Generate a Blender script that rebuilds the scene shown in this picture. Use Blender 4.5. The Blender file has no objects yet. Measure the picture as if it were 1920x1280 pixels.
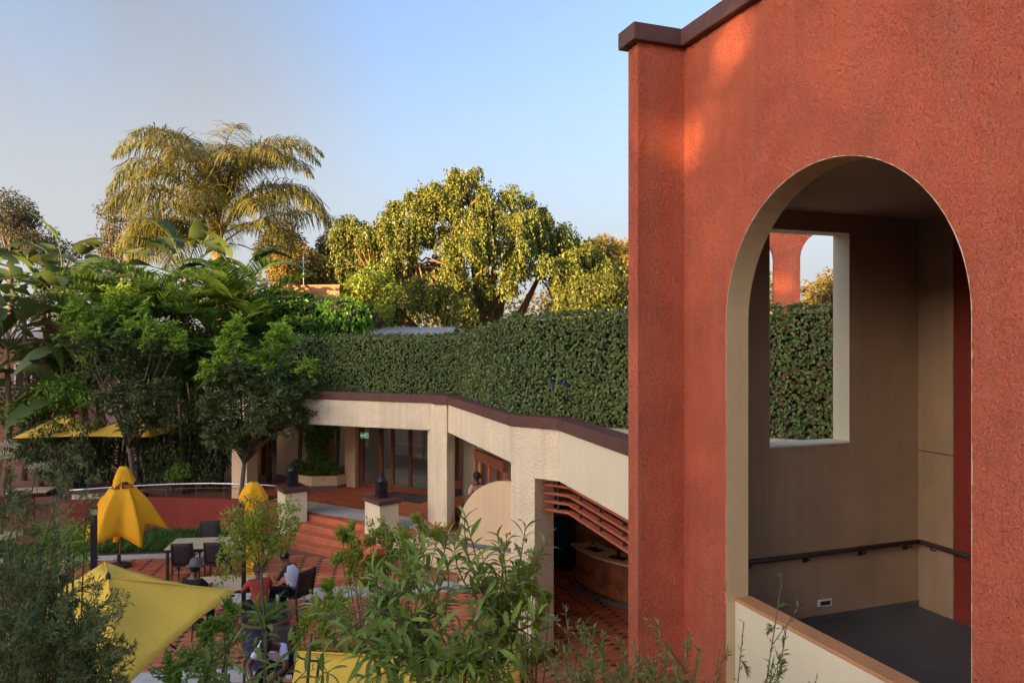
import bpy, math, random
import numpy as np
from mathutils import Vector, Matrix

R = math.radians
sc = bpy.context.scene
COL = sc.collection
EYE, FPX = 5.6, 1400.0

# ------------------------------------------------------------------ camera, sky, sun, exposure
cam_d = bpy.data.cameras.new('camera')
cam = bpy.data.objects.new('camera', cam_d)
COL.objects.link(cam)
cam.location = (0, 0, EYE)
cam.rotation_euler = (R(90), 0, 0)
cam_d.sensor_width = 36.0
cam_d.lens = FPX / 1920 * 36.0
cam_d.shift_y = -10 / 1920
cam_d.clip_start = 0.05
cam_d.clip_end = 3000
cam_d.dof.use_dof = True
cam_d.dof.focus_distance = 9.0
cam_d.dof.aperture_fstop = 7.0
sc.camera = cam

SUN_EL, SUN_ROT = 8.0, 231.0
world = bpy.data.worlds.new('World')
sc.world = world
world.use_nodes = True
wn = world.node_tree
bg = wn.nodes['Background']
sky = wn.nodes.new('ShaderNodeTexSky')
sky.sky_type = 'NISHITA'
sky.sun_disc = False
sky.sun_elevation = R(SUN_EL)
sky.sun_rotation = R(SUN_ROT)
sky.altitude = 0
sky.air_density = 1.0
sky.dust_density = 7.2
sky.ozone_density = 3.0
# a drift of grey smoke hanging low in the sky
tc = wn.nodes.new('ShaderNodeTexCoord')
nz = wn.nodes.new('ShaderNodeTexNoise'); nz.inputs['Scale'].default_value = 2.6; nz.inputs['Detail'].default_value = 5
nz.inputs['Roughness'].default_value = 0.45
wn.links.new(tc.outputs['Generated'], nz.inputs['Vector'])
dt = wn.nodes.new('ShaderNodeVectorMath'); dt.operation = 'DOT_PRODUCT'
d0 = Vector((-0.66, 1.0, 0.27)).normalized()
dt.inputs[1].default_value = d0
wn.links.new(tc.outputs['Generated'], dt.inputs[0])
mr = wn.nodes.new('ShaderNodeMapRange'); mr.interpolation_type = 'SMOOTHSTEP'
mr.inputs['From Min'].default_value = 0.90; mr.inputs['From Max'].default_value = 0.998
wn.links.new(dt.outputs['Value'], mr.inputs['Value'])
mn = wn.nodes.new('ShaderNodeMapRange'); mn.interpolation_type = 'SMOOTHSTEP'
mn.inputs['From Min'].default_value = 0.30; mn.inputs['From Max'].default_value = 0.62
mn.inputs['To Min'].default_value = 0.1; mn.inputs['To Max'].default_value = 0.85
wn.links.new(nz.outputs['Fac'], mn.inputs['Value'])
mu = wn.nodes.new('ShaderNodeMath'); mu.operation = 'MULTIPLY'
wn.links.new(mr.outputs[0], mu.inputs[0]); wn.links.new(mn.outputs[0], mu.inputs[1])
bw = wn.nodes.new('ShaderNodeRGBToBW')
hs = wn.nodes.new('ShaderNodeHueSaturation'); hs.inputs['Saturation'].default_value = 0.9; hs.inputs['Value'].default_value = 0.92
wb = wn.nodes.new('ShaderNodeMixRGB'); wb.blend_type = 'MULTIPLY'; wb.inputs[0].default_value = 1.0; wb.inputs[2].default_value = (1.06, 0.95, 0.97, 1)
wn.links.new(sky.outputs[0], wb.inputs[1])
wn.links.new(wb.outputs[0], hs.inputs['Color'])
wn.links.new(hs.outputs[0], bw.inputs[0])
gm = wn.nodes.new('ShaderNodeMath'); gm.operation = 'MULTIPLY'; gm.inputs[1].default_value = 0.82
wn.links.new(bw.outputs[0], gm.inputs[0])
mx = wn.nodes.new('ShaderNodeMixRGB')
wn.links.new(mu.outputs[0], mx.inputs[0])
wn.links.new(hs.outputs[0], mx.inputs[1])
wn.links.new(gm.outputs[0], mx.inputs[2])
sx = wn.nodes.new('ShaderNodeSeparateXYZ'); wn.links.new(tc.outputs['Generated'], sx.inputs[0])
hz_ = wn.nodes.new('ShaderNodeMapRange'); hz_.interpolation_type = 'SMOOTHSTEP'
hz_.inputs['From Min'].default_value = -0.05; hz_.inputs['From Max'].default_value = 0.40; hz_.inputs['To Min'].default_value = 0.85; hz_.inputs['To Max'].default_value = 0.0
wn.links.new(sx.outputs['Z'], hz_.inputs['Value'])
hm = wn.nodes.new('ShaderNodeMixRGB'); hm.inputs[2].default_value = (1.08, 1.13, 1.20, 1)
wn.links.new(hz_.outputs[0], hm.inputs[0]); wn.links.new(mx.outputs[0], hm.inputs[1])
wn.links.new(hm.outputs[0], bg.inputs['Color'])
bg.inputs['Strength'].default_value = 0.15

sun_d = bpy.data.lights.new('sun', 'SUN')
sun_d.energy = 4.6
sun_d.angle = R(0.53)
sun_d.color = (1.0, 0.62, 0.28)
sun = bpy.data.objects.new('sun', sun_d)
COL.objects.link(sun)
_a = R(SUN_ROT)
TO_SUN = Vector((math.sin(_a) * math.cos(R(SUN_EL)), math.cos(_a) * math.cos(R(SUN_EL)), math.sin(R(SUN_EL))))
sun.rotation_euler = TO_SUN.to_track_quat('Z', 'Y').to_euler()
sun.location = TO_SUN * 80

vs = sc.view_settings
vs.view_transform = 'Standard'
vs.look = 'None'
vs.exposure = 2.4
vs.gamma = 1.0
sc.cycles.use_denoising = True
sc.cycles.max_bounces = 7
sc.cycles.transparent_max_bounces = 6
sc.cycles.sample_clamp_indirect = 8

# ------------------------------------------------------------------ helpers
def P(px, py, Y):
    return Vector(((px - 960) / FPX * Y, Y, EYE - (py - 630) / FPX * Y))

def G(px, py, z=0.0):
    return P(px, py, (EYE - z) * FPX / (py - 630))

ORG = {}
def org(o):
    return ORG.get(o.name, Vector((0, 0, 0))) if o else Vector((0, 0, 0))

def thing(name, label, cat, loc=(0, 0, 0), group=None):
    o = bpy.data.objects.new(name, None)
    COL.objects.link(o)
    o.empty_display_size = 0.1
    o.location = loc
    ORG[o.name] = Vector(loc)
    o['label'] = label; o['category'] = cat
    if group: o['group'] = group
    return o

def tag(o, label=None, cat=None, group=None, kind=None):
    if label: o['label'] = label
    if cat: o['category'] = cat
    if group: o['group'] = group
    if kind: o['kind'] = kind
    return o

def link(name, me, mats, parent=None, kind=None):
    o = bpy.data.objects.new(name, me)
    for m in (mats if isinstance(mats, (list, tuple)) else [mats]):
        me.materials.append(m)
    COL.objects.link(o)
    if parent:
        o.parent = parent
        ORG[o.name] = org(parent)
    if kind: o['kind'] = kind
    return o

def copy_tree(o, parent=None):
    c = o.copy()
    COL.objects.link(c)
    c.parent = parent
    for ch in list(o.children):
        copy_tree(ch, c)
    return c

class MB:
    def __init__(s, M=None):
        s.v = []; s.f = []; s.M = M
    def add(s, vs_, fs):
        o = len(s.v)
        s.v += [Vector(p) for p in vs_]
        s.f += [tuple(i + o for i in f) for f in fs]
        return s
    def box(s, x0, x1, y0, y1, z0, z1):
        return s.add([(x0,y0,z0),(x1,y0,z0),(x1,y1,z0),(x0,y1,z0),(x0,y0,z1),(x1,y0,z1),(x1,y1,z1),(x0,y1,z1)],
                     [(3,2,1,0),(4,5,6,7),(0,1,5,4),(1,2,6,5),(2,3,7,6),(3,0,4,7)])
    def obox(s, c, size, rz=0, tilt=None):
        M = Matrix.Rotation(rz, 3, 'Z')
        if tilt is not None: M = M @ tilt
        hx, hy, hz = size[0]/2, size[1]/2, size[2]/2
        pts = [Vector(c) + M @ Vector(q) for q in ((-hx,-hy,-hz),(hx,-hy,-hz),(hx,hy,-hz),(-hx,hy,-hz),(-hx,-hy,hz),(hx,-hy,hz),(hx,hy,hz),(-hx,hy,hz))]
        return s.add(pts, [(3,2,1,0),(4,5,6,7),(0,1,5,4),(1,2,6,5),(2,3,7,6),(3,0,4,7)])
    def prism(s, poly, z0, z1):
        n = len(poly)
        area = sum(poly[i][0]*poly[(i+1)%n][1]-poly[(i+1)%n][0]*poly[i][1] for i in range(n))
        if area < 0: poly = list(poly)[::-1]
        vs_ = [(p[0],p[1],z0) for p in poly] + [(p[0],p[1],z1) for p in poly]
        fs = [tuple(range(n))[::-1], tuple(range(n, 2*n))]
        fs += [(i,(i+1)%n,n+(i+1)%n,n+i) for i in range(n)]
        return s.add(vs_, fs)
    def prism_y(s, poly, y0, y1):
        """poly in x,z extruded along y"""
        n = len(poly)
        area = sum(poly[i][0]*poly[(i+1)%n][1]-poly[(i+1)%n][0]*poly[i][1] for i in range(n))
        if area < 0: poly = list(poly)[::-1]
        vs_ = [(p[0],y0,p[1]) for p in poly] + [(p[0],y1,p[1]) for p in poly]
        fs = [tuple(range(n)), tuple(range(n, 2*n))[::-1]]
        fs += [((i+1)%n,i,n+i,n+(i+1)%n) for i in range(n)]
        return s.add(vs_, fs)
    def path_wall(s, pts, o0, o1, z0, z1):
        a = offset_path(pts, o0); b = offset_path(pts, o1)
        n = len(pts)
        vs_ = []
        for i in range(n):
            vs_ += [(a[i][0],a[i][1],z0),(b[i][0],b[i][1],z0),(b[i][0],b[i][1],z1),(a[i][0],a[i][1],z1)]
        fs = []
        for i in range(n-1):
            p, q = 4*i, 4*(i+1)
            for k in range(4):
                fs.append((p+k, p+(k+1)%4, q+(k+1)%4, q+k))
        fs.append((3,2,1,0)); e = 4*(n-1); fs.append((e,e+1,e+2,e+3))
        return s.add(vs_, [f[::-1] for f in fs])
    def tube(s, pts, r, n=6, cap=True):
        pts = [Vector(p) for p in pts]
        rs = r if isinstance(r, (list, tuple)) else [r]*len(pts)
        vs_ = []; m = len(pts)
        ref = None
        for i, p in enumerate(pts):
            t = (pts[min(i+1, m-1)] - pts[max(i-1, 0)])
            if t.length < 1e-9: t = Vector((0,0,1))
            t.normalize()
            if ref is None:
                ref = Vector((1,0,0)) if abs(t.x) < 0.8 else Vector((0,1,0))
            a = (ref - t*ref.dot(t))
            if a.length < 1e-6: a = t.orthogonal()
            a.normalize(); ref = a
            b = t.cross(a)
            for k in range(n):
                th = 2*math.pi*k/n
                vs_.append(p + (a*math.cos(th)+b*math.sin(th))*rs[i])
        fs = []
        for i in range(m-1):
            for k in range(n):
                fs.append((i*n+k, i*n+(k+1)%n, (i+1)*n+(k+1)%n, (i+1)*n+k))
        if cap:
            fs.append(tuple(range(n))[::-1]); fs.append(tuple(range((m-1)*n, m*n)))
        return s.add(vs_, fs)
    def lathe(s, prof, c=(0,0,0), n=20, fn=None):
        c = Vector(c); vs_ = []; m = len(prof)
        for i, (r, z) in enumerate(prof):
            for k in range(n):
                th = 2*math.pi*k/n
                rr = r if fn is None else fn(r, z, th)
                vs_.append(c + Vector((rr*math.cos(th), rr*math.sin(th), z)))
        fs = []
        for i in range(m-1):
            for k in range(n):
                fs.append((i*n+k, i*n+(k+1)%n, (i+1)*n+(k+1)%n, (i+1)*n+k))
        fs.append(tuple(range(n))[::-1]); fs.append(tuple(range((m-1)*n, m*n)))
        return s.add(vs_, fs)
    def ellipsoid(s, c, rx, ry, rz, n=12, m=8, M3=None):
        c = Vector(c); vs_ = [];
        for i in range(1, m):
            ph = math.pi*i/m - math.pi/2
            for k in range(n):
                th = 2*math.pi*k/n
                q = Vector((rx*math.cos(ph)*math.cos(th), ry*math.cos(ph)*math.sin(th), rz*math.sin(ph)))
                vs_.append(c + (M3 @ q if M3 else q))
        q0, q1 = Vector((0,0,-rz)), Vector((0,0,rz))
        vs_ += [c + (M3 @ q0 if M3 else q0), c + (M3 @ q1 if M3 else q1)]
        fs = []
        for i in range(m-2):
            for k in range(n):
                fs.append((i*n+k, i*n+(k+1)%n, (i+1)*n+(k+1)%n, (i+1)*n+k))
        b = (m-1)*n
        for k in range(n):
            fs.append((b, (k+1)%n, k)); fs.append((b+1, (m-2)*n+k, (m-2)*n+(k+1)%n))
        return s.add(vs_, fs)
    def build(s, name, mat, parent=None, smooth=False, bevel=0, kind=None):
        o0 = org(parent)
        if s.M is not None: vs_ = [(s.M @ p) - o0 for p in s.v]
        else: vs_ = [p - o0 for p in s.v]
        me = bpy.data.meshes.new(name)
        me.from_pydata([tuple(p) for p in vs_], [], s.f)
        if smooth:
            me.polygons.foreach_set('use_smooth', [True]*len(me.polygons))
        o = link(name, me, mat, parent, kind)
        if bevel:
            b = o.modifiers.new('bevel', 'BEVEL'); b.width = bevel; b.segments = 2; b.limit_method = 'ANGLE'; b.angle_limit = R(40)
        return o

def offset_path(pts, d):
    pts = [Vector((p[0], p[1])) for p in pts]
    out = []
    for i, p in enumerate(pts):
        ns = []
        if i > 0:
            t = (p - pts[i-1]).normalized(); ns.append(Vector((-t.y, t.x)))
        if i < len(pts)-1:
            t = (pts[i+1] - p).normalized(); ns.append(Vector((-t.y, t.x)))
        if len(ns) == 1: out.append(p + ns[0]*d)
        else:
            m = (ns[0]+ns[1]).normalized()
            out.append(p + m*(d/max(0.3, m.dot(ns[0]))))
    return out

# fast triangle mesh from numpy
def tri_mesh(name, V, Fc, mat, parent=None, midx=None, smooth=False, kind=None):
    V = np.asarray(V, dtype=np.float32) - np.array(org(parent), dtype=np.float32)
    Fc = np.asarray(Fc, dtype=np.int32)
    me = bpy.data.meshes.new(name)
    me.vertices.add(len(V)); me.vertices.foreach_set('co', V.ravel())
    me.loops.add(len(Fc)*3); me.loops.foreach_set('vertex_index', Fc.ravel())
    me.polygons.add(len(Fc)); me.polygons.foreach_set('loop_start', np.arange(0, len(Fc)*3, 3, dtype=np.int32))
    me.update(calc_edges=True)
    o = link(name, me, mat, parent, kind)
    if midx is not None: me.polygons.foreach_set('material_index', np.asarray(midx, dtype=np.int32))
    me.polygons.foreach_set('use_smooth', np.full(len(Fc), smooth))
    return o

def nrm(a):
    return a / np.maximum(np.linalg.norm(a, axis=-1, keepdims=True), 1e-9)

def leaf_arrays(Pb, D, N, L, W, fold=0.18, sag=0.12, wide=0.45):
    """folded rhombic leaves: base, left, tip, right, each pair of triangles meeting on the midrib"""
    n = len(Pb)
    D = nrm(D); S = nrm(np.cross(D, N)); N = nrm(np.cross(S, D))
    L = np.broadcast_to(np.asarray(L, float).reshape(-1, 1), (n, 1)); W = np.broadcast_to(np.asarray(W, float).reshape(-1, 1), (n, 1))
    mid = Pb + D*L*wide
    a = mid + S*W*0.5 + N*W*fold
    b = mid - S*W*0.5 + N*W*fold
    t = Pb + D*L - N*L*sag
    V = np.stack([Pb, a, t, b], 1).reshape(-1, 3)
    i = np.arange(n)[:, None]*4
    Fc = np.concatenate([i+np.array([[0, 2, 1]]), i+np.array([[0, 3, 2]])], 0)
    return V, Fc

def leaves(name, Pb, D, N, L, W, mat, parent, **k):
    V, Fc = leaf_arrays(np.asarray(Pb, float), np.asarray(D, float), np.asarray(N, float), L, W, **k)
    return tri_mesh(name, V, Fc, mat, parent, kind='stuff')

# ------------------------------------------------------------------ materials
def newmat(name):
    m = bpy.data.materials.new(name); m.use_nodes = True
    nt = m.node_tree
    return m, nt, nt.nodes['Principled BSDF']

def mat(name, c, var=0.15, vscale=2.5, rough=0.8, bumps=(), metal=0.0, spec=0.35, streak=0.0, c2=None, dirt=None):
    """bumps: (kind, scale, height) with height in metres"""
    m, nt, bs = newmat(name)
    N_, L_ = nt.nodes, nt.links
    tcn = N_.new('ShaderNodeTexCoord')
    n1 = N_.new('ShaderNodeTexNoise'); n1.inputs['Scale'].default_value = vscale; n1.inputs['Detail'].default_value = 6
    n1.inputs['Roughness'].default_value = 0.6
    L_.new(tcn.outputs['Object'], n1.inputs['Vector'])
    rm = N_.new('ShaderNodeMapRange'); rm.inputs['From Min'].default_value = 0.3; rm.inputs['From Max'].default_value = 0.7
    L_.new(n1.outputs['Fac'], rm.inputs['Value'])
    mxn = N_.new('ShaderNodeMixRGB')
    lo = [x*(1-var) for x in c]; hi = [min(1, x*(1+var)) for x in (c2 or c)]
    mxn.inputs[1].default_value = (*lo, 1); mxn.inputs[2].default_value = (*hi, 1)
    L_.new(rm.outputs[0], mxn.inputs[0])
    col = mxn.outputs[0]
    if streak:
        mp = N_.new('ShaderNodeMapping'); mp.inputs['Scale'].default_value = (7, 7, 0.35)
        L_.new(tcn.outputs['Object'], mp.inputs['Vector'])
        n2 = N_.new('ShaderNodeTexNoise'); n2.inputs['Scale'].default_value = 1.0; n2.inputs['Detail'].default_value = 5
        L_.new(mp.outputs[0], n2.inputs['Vector'])
        r2 = N_.new('ShaderNodeMapRange'); r2.inputs['From Min'].default_value = 0.45; r2.inputs['From Max'].default_value = 0.75
        r2.inputs['To Max'].default_value = streak
        L_.new(n2.outputs['Fac'], r2.inputs['Value'])
        m2 = N_.new('ShaderNodeMixRGB'); m2.inputs[2].default_value = (*(dirt or [x*0.45 for x in c]), 1)
        L_.new(r2.outputs[0], m2.inputs[0]); L_.new(col, m2.inputs[1]); col = m2.outputs[0]
    L_.new(col, bs.inputs['Base Color'])
    rv = N_.new('ShaderNodeMapRange'); rv.inputs['To Min'].default_value = max(0, rough-0.08); rv.inputs['To Max'].default_value = min(1, rough+0.08)
    L_.new(n1.outputs['Fac'], rv.inputs['Value']); L_.new(rv.outputs[0], bs.inputs['Roughness'])
    bs.inputs['Metallic'].default_value = metal
    bs.inputs['Specular IOR Level'].default_value = spec
    prev = None
    for kind, scale, h in bumps:
        if kind == 'v':
            t = N_.new('ShaderNodeTexVoronoi'); t.feature = 'SMOOTH_F1'; t.inputs['Scale'].default_value = scale; t.inputs['Smoothness'].default_value = 0.6
            out = t.outputs['Distance']
        else:
            t = N_.new('ShaderNodeTexNoise'); t.inputs['Scale'].default_value = scale; t.inputs['Detail'].default_value = 9 if kind == 'g' else 4; t.inputs['Roughness'].default_value = 0.74 if kind == 'g' else 0.55
            out = t.outputs['Fac']
        vin = tcn.outputs['Object']
        if kind == 's':   # trowelled, stretched upright
            mp = N_.new('ShaderNodeMapping'); mp.inputs['Scale'].default_value = (1, 1, 0.3)
            L_.new(vin, mp.inputs['Vector']); vin = mp.outputs[0]
        L_.new(vin, t.inputs['Vector'])
        b = N_.new('ShaderNodeBump'); b.inputs['Strength'].default_value = 1.0; b.inputs['Distance'].default_value = h
        L_.new(out, b.inputs['Height'])
        if prev: L_.new(prev, b.inputs['Normal'])
        prev = b.outputs[0]
    if prev: L_.new(prev, bs.inputs['Normal'])
    return m

def leafmat(name, c1, c2, trans=0.3, rough=0.45, spec=0.4, tcol=None):
    m, nt, bs = newmat(name)
    N_, L_ = nt.nodes, nt.links
    g = N_.new('ShaderNodeNewGeometry')
    mxn = N_.new('ShaderNodeMixRGB'); mxn.inputs[1].default_value = (*c1, 1); mxn.inputs[2].default_value = (*c2, 1)
    L_.new(g.outputs['Random Per Island'], mxn.inputs[0])
    oi = N_.new('ShaderNodeObjectInfo')
    hv = N_.new('ShaderNodeHueSaturation')
    ro = N_.new('ShaderNodeMapRange'); ro.inputs['To Min'].default_value = 0.8; ro.inputs['To Max'].default_value = 1.2
    L_.new(oi.outputs['Random'], ro.inputs['Value']); L_.new(ro.outputs[0], hv.inputs['Value'])
    L_.new(mxn.outputs[0], hv.inputs['Color'])
    L_.new(hv.outputs[0], bs.inputs['Base Color'])
    bs.inputs['Roughness'].default_value = rough
    bs.inputs['Specular IOR Level'].default_value = spec
    tr = N_.new('ShaderNodeBsdfTranslucent')
    hs2 = N_.new('ShaderNodeHueSaturation'); hs2.inputs['Value'].default_value = 1.5; hs2.inputs['Hue'].default_value = 0.485
    L_.new(hv.outputs[0], hs2.inputs['Color']); L_.new(hs2.outputs[0], tr.inputs['Color'])
    ms = N_.new('ShaderNodeMixShader'); ms.inputs[0].default_value = trans
    L_.new(bs.outputs[0], ms.inputs[1]); L_.new(tr.outputs[0], ms.inputs[2])
    L_.new(ms.outputs[0], N_['Material Output'].inputs['Surface'])
    return m

def fabricmat(name, c, trans=0.3):
    m = mat(name, c, var=0.07, vscale=1.6, rough=0.85, bumps=[('n', 5, 0.02), ('n', 300, 0.001)], spec=0.2)
    nt = m.node_tree; N_, L_ = nt.nodes, nt.links
    bs = N_['Principled BSDF']
    tr = N_.new('ShaderNodeBsdfTranslucent'); tr.inputs['Color'].default_value = (*[min(1, x*1.05) for x in c], 1)
    ms = N_.new('ShaderNodeMixShader'); ms.inputs[0].default_value = trans
    L_.new(bs.outputs[0], ms.inputs[1]); L_.new(tr.outputs[0], ms.inputs[2])
    L_.new(ms.outputs[0], N_['Material Output'].inputs['Surface'])
    return m

def glassmat(name, tint=(0.75, 0.8, 0.8)):
    m, nt, bs = newmat(name)
    N_, L_ = nt.nodes, nt.links
    tp = N_.new('ShaderNodeBsdfTransparent'); tp.inputs['Color'].default_value = (*tint, 1)
    gl = N_.new('ShaderNodeBsdfGlossy'); gl.inputs['Roughness'].default_value = 0.02
    fr = N_.new('ShaderNodeFresnel'); fr.inputs['IOR'].default_value = 1.5
    ms = N_.new('ShaderNodeMixShader')
    L_.new(fr.outputs[0], ms.inputs[0]); L_.new(tp.outputs[0], ms.inputs[1]); L_.new(gl.outputs[0], ms.inputs[2])
    L_.new(ms.outputs[0], N_['Material Output'].inputs['Surface'])
    return m

def brickmat(name, c1, c2, mortar, scale):
    m, nt, bs = newmat(name)
    N_, L_ = nt.nodes, nt.links
    tcn = N_.new('ShaderNodeTexCoord'); mp = N_.new('ShaderNodeMapping')
    mp.inputs['Rotation'].default_value = (R(90), 0, 0)
    L_.new(tcn.outputs['Object'], mp.inputs['Vector'])
    b = N_.new('ShaderNodeTexBrick'); b.inputs['Scale'].default_value = scale
    b.inputs['Color1'].default_value = (*c1, 1); b.inputs['Color2'].default_value = (*c2, 1); b.inputs['Mortar'].default_value = (*mortar, 1)
    b.inputs['Brick Width'].default_value = 0.24; b.inputs['Row Height'].default_value = 0.085; b.inputs['Mortar Size'].default_value = 0.008
    L_.new(mp.outputs[0], b.inputs['Vector']); L_.new(b.outputs['Color'], bs.inputs['Base Color'])
    bp = N_.new('ShaderNodeBump'); bp.inputs['Distance'].default_value = 0.01
    L_.new(b.outputs['Fac'], bp.inputs['Height']); bp.invert = True; L_.new(bp.outputs[0], bs.inputs['Normal'])
    bs.inputs['Roughness'].default_value = 0.9
    return m

ROUGHCAST = [('n', 2.5, 0.07), ('n', 11, 0.05), ('n', 35, 0.105), ('n', 85, 0.02)]
M = {}
M['red'] = mat('red_roughcast_paint', (0.76, 0.185, 0.096), 0.2, 1.3, 0.85, ROUGHCAST, spec=0.25, streak=0.45, dirt=(0.72, 0.28, 0.17))
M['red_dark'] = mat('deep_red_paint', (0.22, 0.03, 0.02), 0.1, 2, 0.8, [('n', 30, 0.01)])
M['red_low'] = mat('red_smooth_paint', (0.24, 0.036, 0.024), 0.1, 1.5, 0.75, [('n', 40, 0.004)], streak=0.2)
M['brown'] = mat('brown_coping_paint', (0.11, 0.048, 0.036), 0.2, 3, 0.65, [('n', 30, 0.006)], streak=0.25, dirt=(0.06, 0.035, 0.03))
M['cream'] = mat('cream_roughcast', (0.80, 0.69, 0.48), 0.07, 1.2, 0.85, [('n', 22, 0.028), ('v', 34, -0.01), ('n', 80, 0.006)], streak=0.32, dirt=(0.50, 0.40, 0.26))
M['cream_smooth'] = mat('cream_smooth_paint', (0.70, 0.63, 0.43), 0.04, 1.0, 0.75, [('n', 40, 0.002)], streak=0.12, dirt=(0.5, 0.45, 0.3))
M['beige'] = mat('beige_wall_paint', (0.70, 0.53, 0.33), 0.07, 1.0, 0.8, [('n', 30, 0.006)], streak=0.18, dirt=(0.42, 0.3, 0.18))
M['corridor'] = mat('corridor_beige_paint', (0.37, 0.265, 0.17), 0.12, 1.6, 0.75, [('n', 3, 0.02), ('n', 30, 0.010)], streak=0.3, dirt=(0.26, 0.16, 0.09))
M['reveal'] = mat('warm_cream_paint', (0.60, 0.44, 0.245), 0.05, 1.2, 0.8, [('n', 30, 0.006)], streak=0.15)
M['ceil'] = mat('ceiling_paint', (0.42, 0.33, 0.23), 0.06, 1, 0.85, [('n', 20, 0.003)])
M['terracap'] = mat('terracotta_cap', (0.50, 0.24, 0.10), 0.12, 3, 0.75, [('n', 50, 0.003)])
M['greyfloor'] = mat('grey_rubber_floor', (0.10, 0.105, 0.105), 0.12, 3, 0.6, [('n', 60, 0.002)])
M['black'] = mat('black_metal', (0.018, 0.018, 0.020), 0.2, 4, 0.4, [('n', 60, 0.001)])
M['blackpaint'] = mat('dull_black', (0.03, 0.03, 0.032), 0.2, 5, 0.6)
M['railpaint'] = mat('dark_brown_rail_paint', (0.05, 0.038, 0.032), 0.2, 5, 0.45)
M['steel'] = mat('brushed_steel', (0.62, 0.63, 0.65), 0.05, 5, 0.28, metal=1.0)
M['brass'] = mat('brass', (0.65, 0.42, 0.14), 0.1, 8, 0.3, metal=1.0)
M['tile'] = mat('terracotta_tile', (0.50, 0.145, 0.062), 0.22, 3.5, 0.55, [('n', 30, 0.003)], spec=0.4)
M['tile2'] = mat('terracotta_tile_pale', (0.56, 0.195, 0.088), 0.22, 3.5, 0.55, [('n', 30, 0.003)], spec=0.4)
M['tile3'] = mat('terracotta_tile_deep', (0.42, 0.105, 0.05), 0.22, 3.5, 0.5, [('n', 30, 0.003)], spec=0.4)
M['tiledark'] = mat('dark_inset_tile', (0.035, 0.045, 0.04), 0.3, 6, 0.45)
M['grout'] = mat('floor_grout', (0.22, 0.10, 0.06), 0.2, 8, 0.9)
M['step'] = mat('terracotta_step', (0.50, 0.145, 0.065), 0.2, 4, 0.55, [('n', 25, 0.004)], streak=0.1)
M['stone'] = mat('pale_stone_slab', (0.48, 0.46, 0.40), 0.15, 5, 0.8, [('n', 40, 0.004)])
M['greyband'] = mat('blue_grey_band', (0.14, 0.155, 0.17), 0.1, 4, 0.75)
M['soil'] = mat('garden_soil', (0.07, 0.045, 0.028), 0.3, 3, 0.95, [('n', 12, 0.05)])
M['ground'] = mat('dry_ground', (0.10, 0.09, 0.05), 0.3, 0.3, 0.95, [('n', 3, 0.05)])
M['wood'] = mat('red_brown_timber', (0.16, 0.048, 0.022), 0.25, 4, 0.5, [('s', 30, 0.004)])
M['woodlight'] = mat('orange_brown_timber', (0.34, 0.12, 0.045), 0.2, 4, 0.55, [('s', 30, 0.003)])
M['slat'] = mat('rust_painted_slat', (0.40, 0.11, 0.055), 0.12, 3, 0.65)
M['barfront'] = mat('mottled_bar_front', (0.30, 0.095, 0.042), 0.35, 3.2, 0.5, [('n', 14, 0.006)], c2=(0.46, 0.17, 0.075))
M['bartop'] = mat('pale_bar_top', (0.80, 0.64, 0.42), 0.08, 3, 0.4)
M['rustwall'] = mat('mottled_rust_wall', (0.30, 0.12, 0.05), 0.35, 2.2, 0.75, [('n', 14, 0.006)], c2=(0.46, 0.24, 0.11))
M['yellow'] = fabricmat('yellow_umbrella_canvas', (0.95, 0.51, 0.025))
M['yellow2'] = fabricmat('pale_yellow_umbrella_canvas', (0.95, 0.64, 0.085), 0.25)
M['wicker'] = mat('dark_brown_weave', (0.035, 0.026, 0.024), 0.2, 6, 0.6, [('n', 120, 0.004)])
M['tabletop'] = mat('pale_wood_table_top', (0.52, 0.40, 0.24), 0.1, 3, 0.5, [('s', 20, 0.001)])
M['bluepot'] = mat('navy_glazed_pot', (0.012, 0.022, 0.07), 0.3, 3, 0.18, spec=0.6)
M['clay'] = mat('brown_clay_rim', (0.13, 0.06, 0.04), 0.2, 4, 0.5)
M['glass'] = glassmat('window_glass')
M['clear'] = glassmat('clear_glass', (0.93, 0.96, 0.96))
M['room'] = mat('room_wall', (0.42, 0.31, 0.20), 0.1, 1, 0.8)
M['roomfloor'] = mat('room_floor', (0.45, 0.34, 0.22), 0.1, 2, 0.4)
M['darkfurn'] = mat('dark_furniture', (0.04, 0.022, 0.016), 0.2, 3, 0.5)
M['rail_brown'] = mat('rusty_brown_rail', (0.16, 0.08, 0.05), 0.2, 5, 0.6)
M['signgreen'] = mat('exit_sign_green', (0.02, 0.26, 0.13), 0.03, 2, 0.4)
M['white'] = mat('white_paint', (0.75, 0.75, 0.72), 0.04, 2, 0.5)
M['tin'] = mat('corrugated_tin', (0.50, 0.50, 0.50), 0.2, 2, 0.45, metal=0.4)
M['brick'] = brickmat('red_brick', (0.42, 0.17, 0.07), (0.34, 0.12, 0.05), (0.35, 0.26, 0.18), 1.0)
M['bark'] = mat('grey_brown_bark', (0.13, 0.095, 0.065), 0.3, 8, 0.9, [('n', 25, 0.02)])
M['bark_red'] = mat('rusty_bark', (0.20, 0.10, 0.05), 0.3, 6, 0.9, [('n', 20, 0.02)])
M['palmtrunk'] = mat('palm_trunk', (0.26, 0.16, 0.085), 0.3, 6, 0.9, [('n', 25, 0.03)])
M['cane'] = mat('green_brown_cane', (0.16, 0.12, 0.05), 0.3, 5, 0.7)
M['boot'] = mat('palm_frond_base', (0.42, 0.24, 0.09), 0.2, 3, 0.8, [('s', 20, 0.01)])
M['hedge_core'] = mat('hedge_core', (0.012, 0.016, 0.007), 0.3, 8, 1.0)
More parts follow.
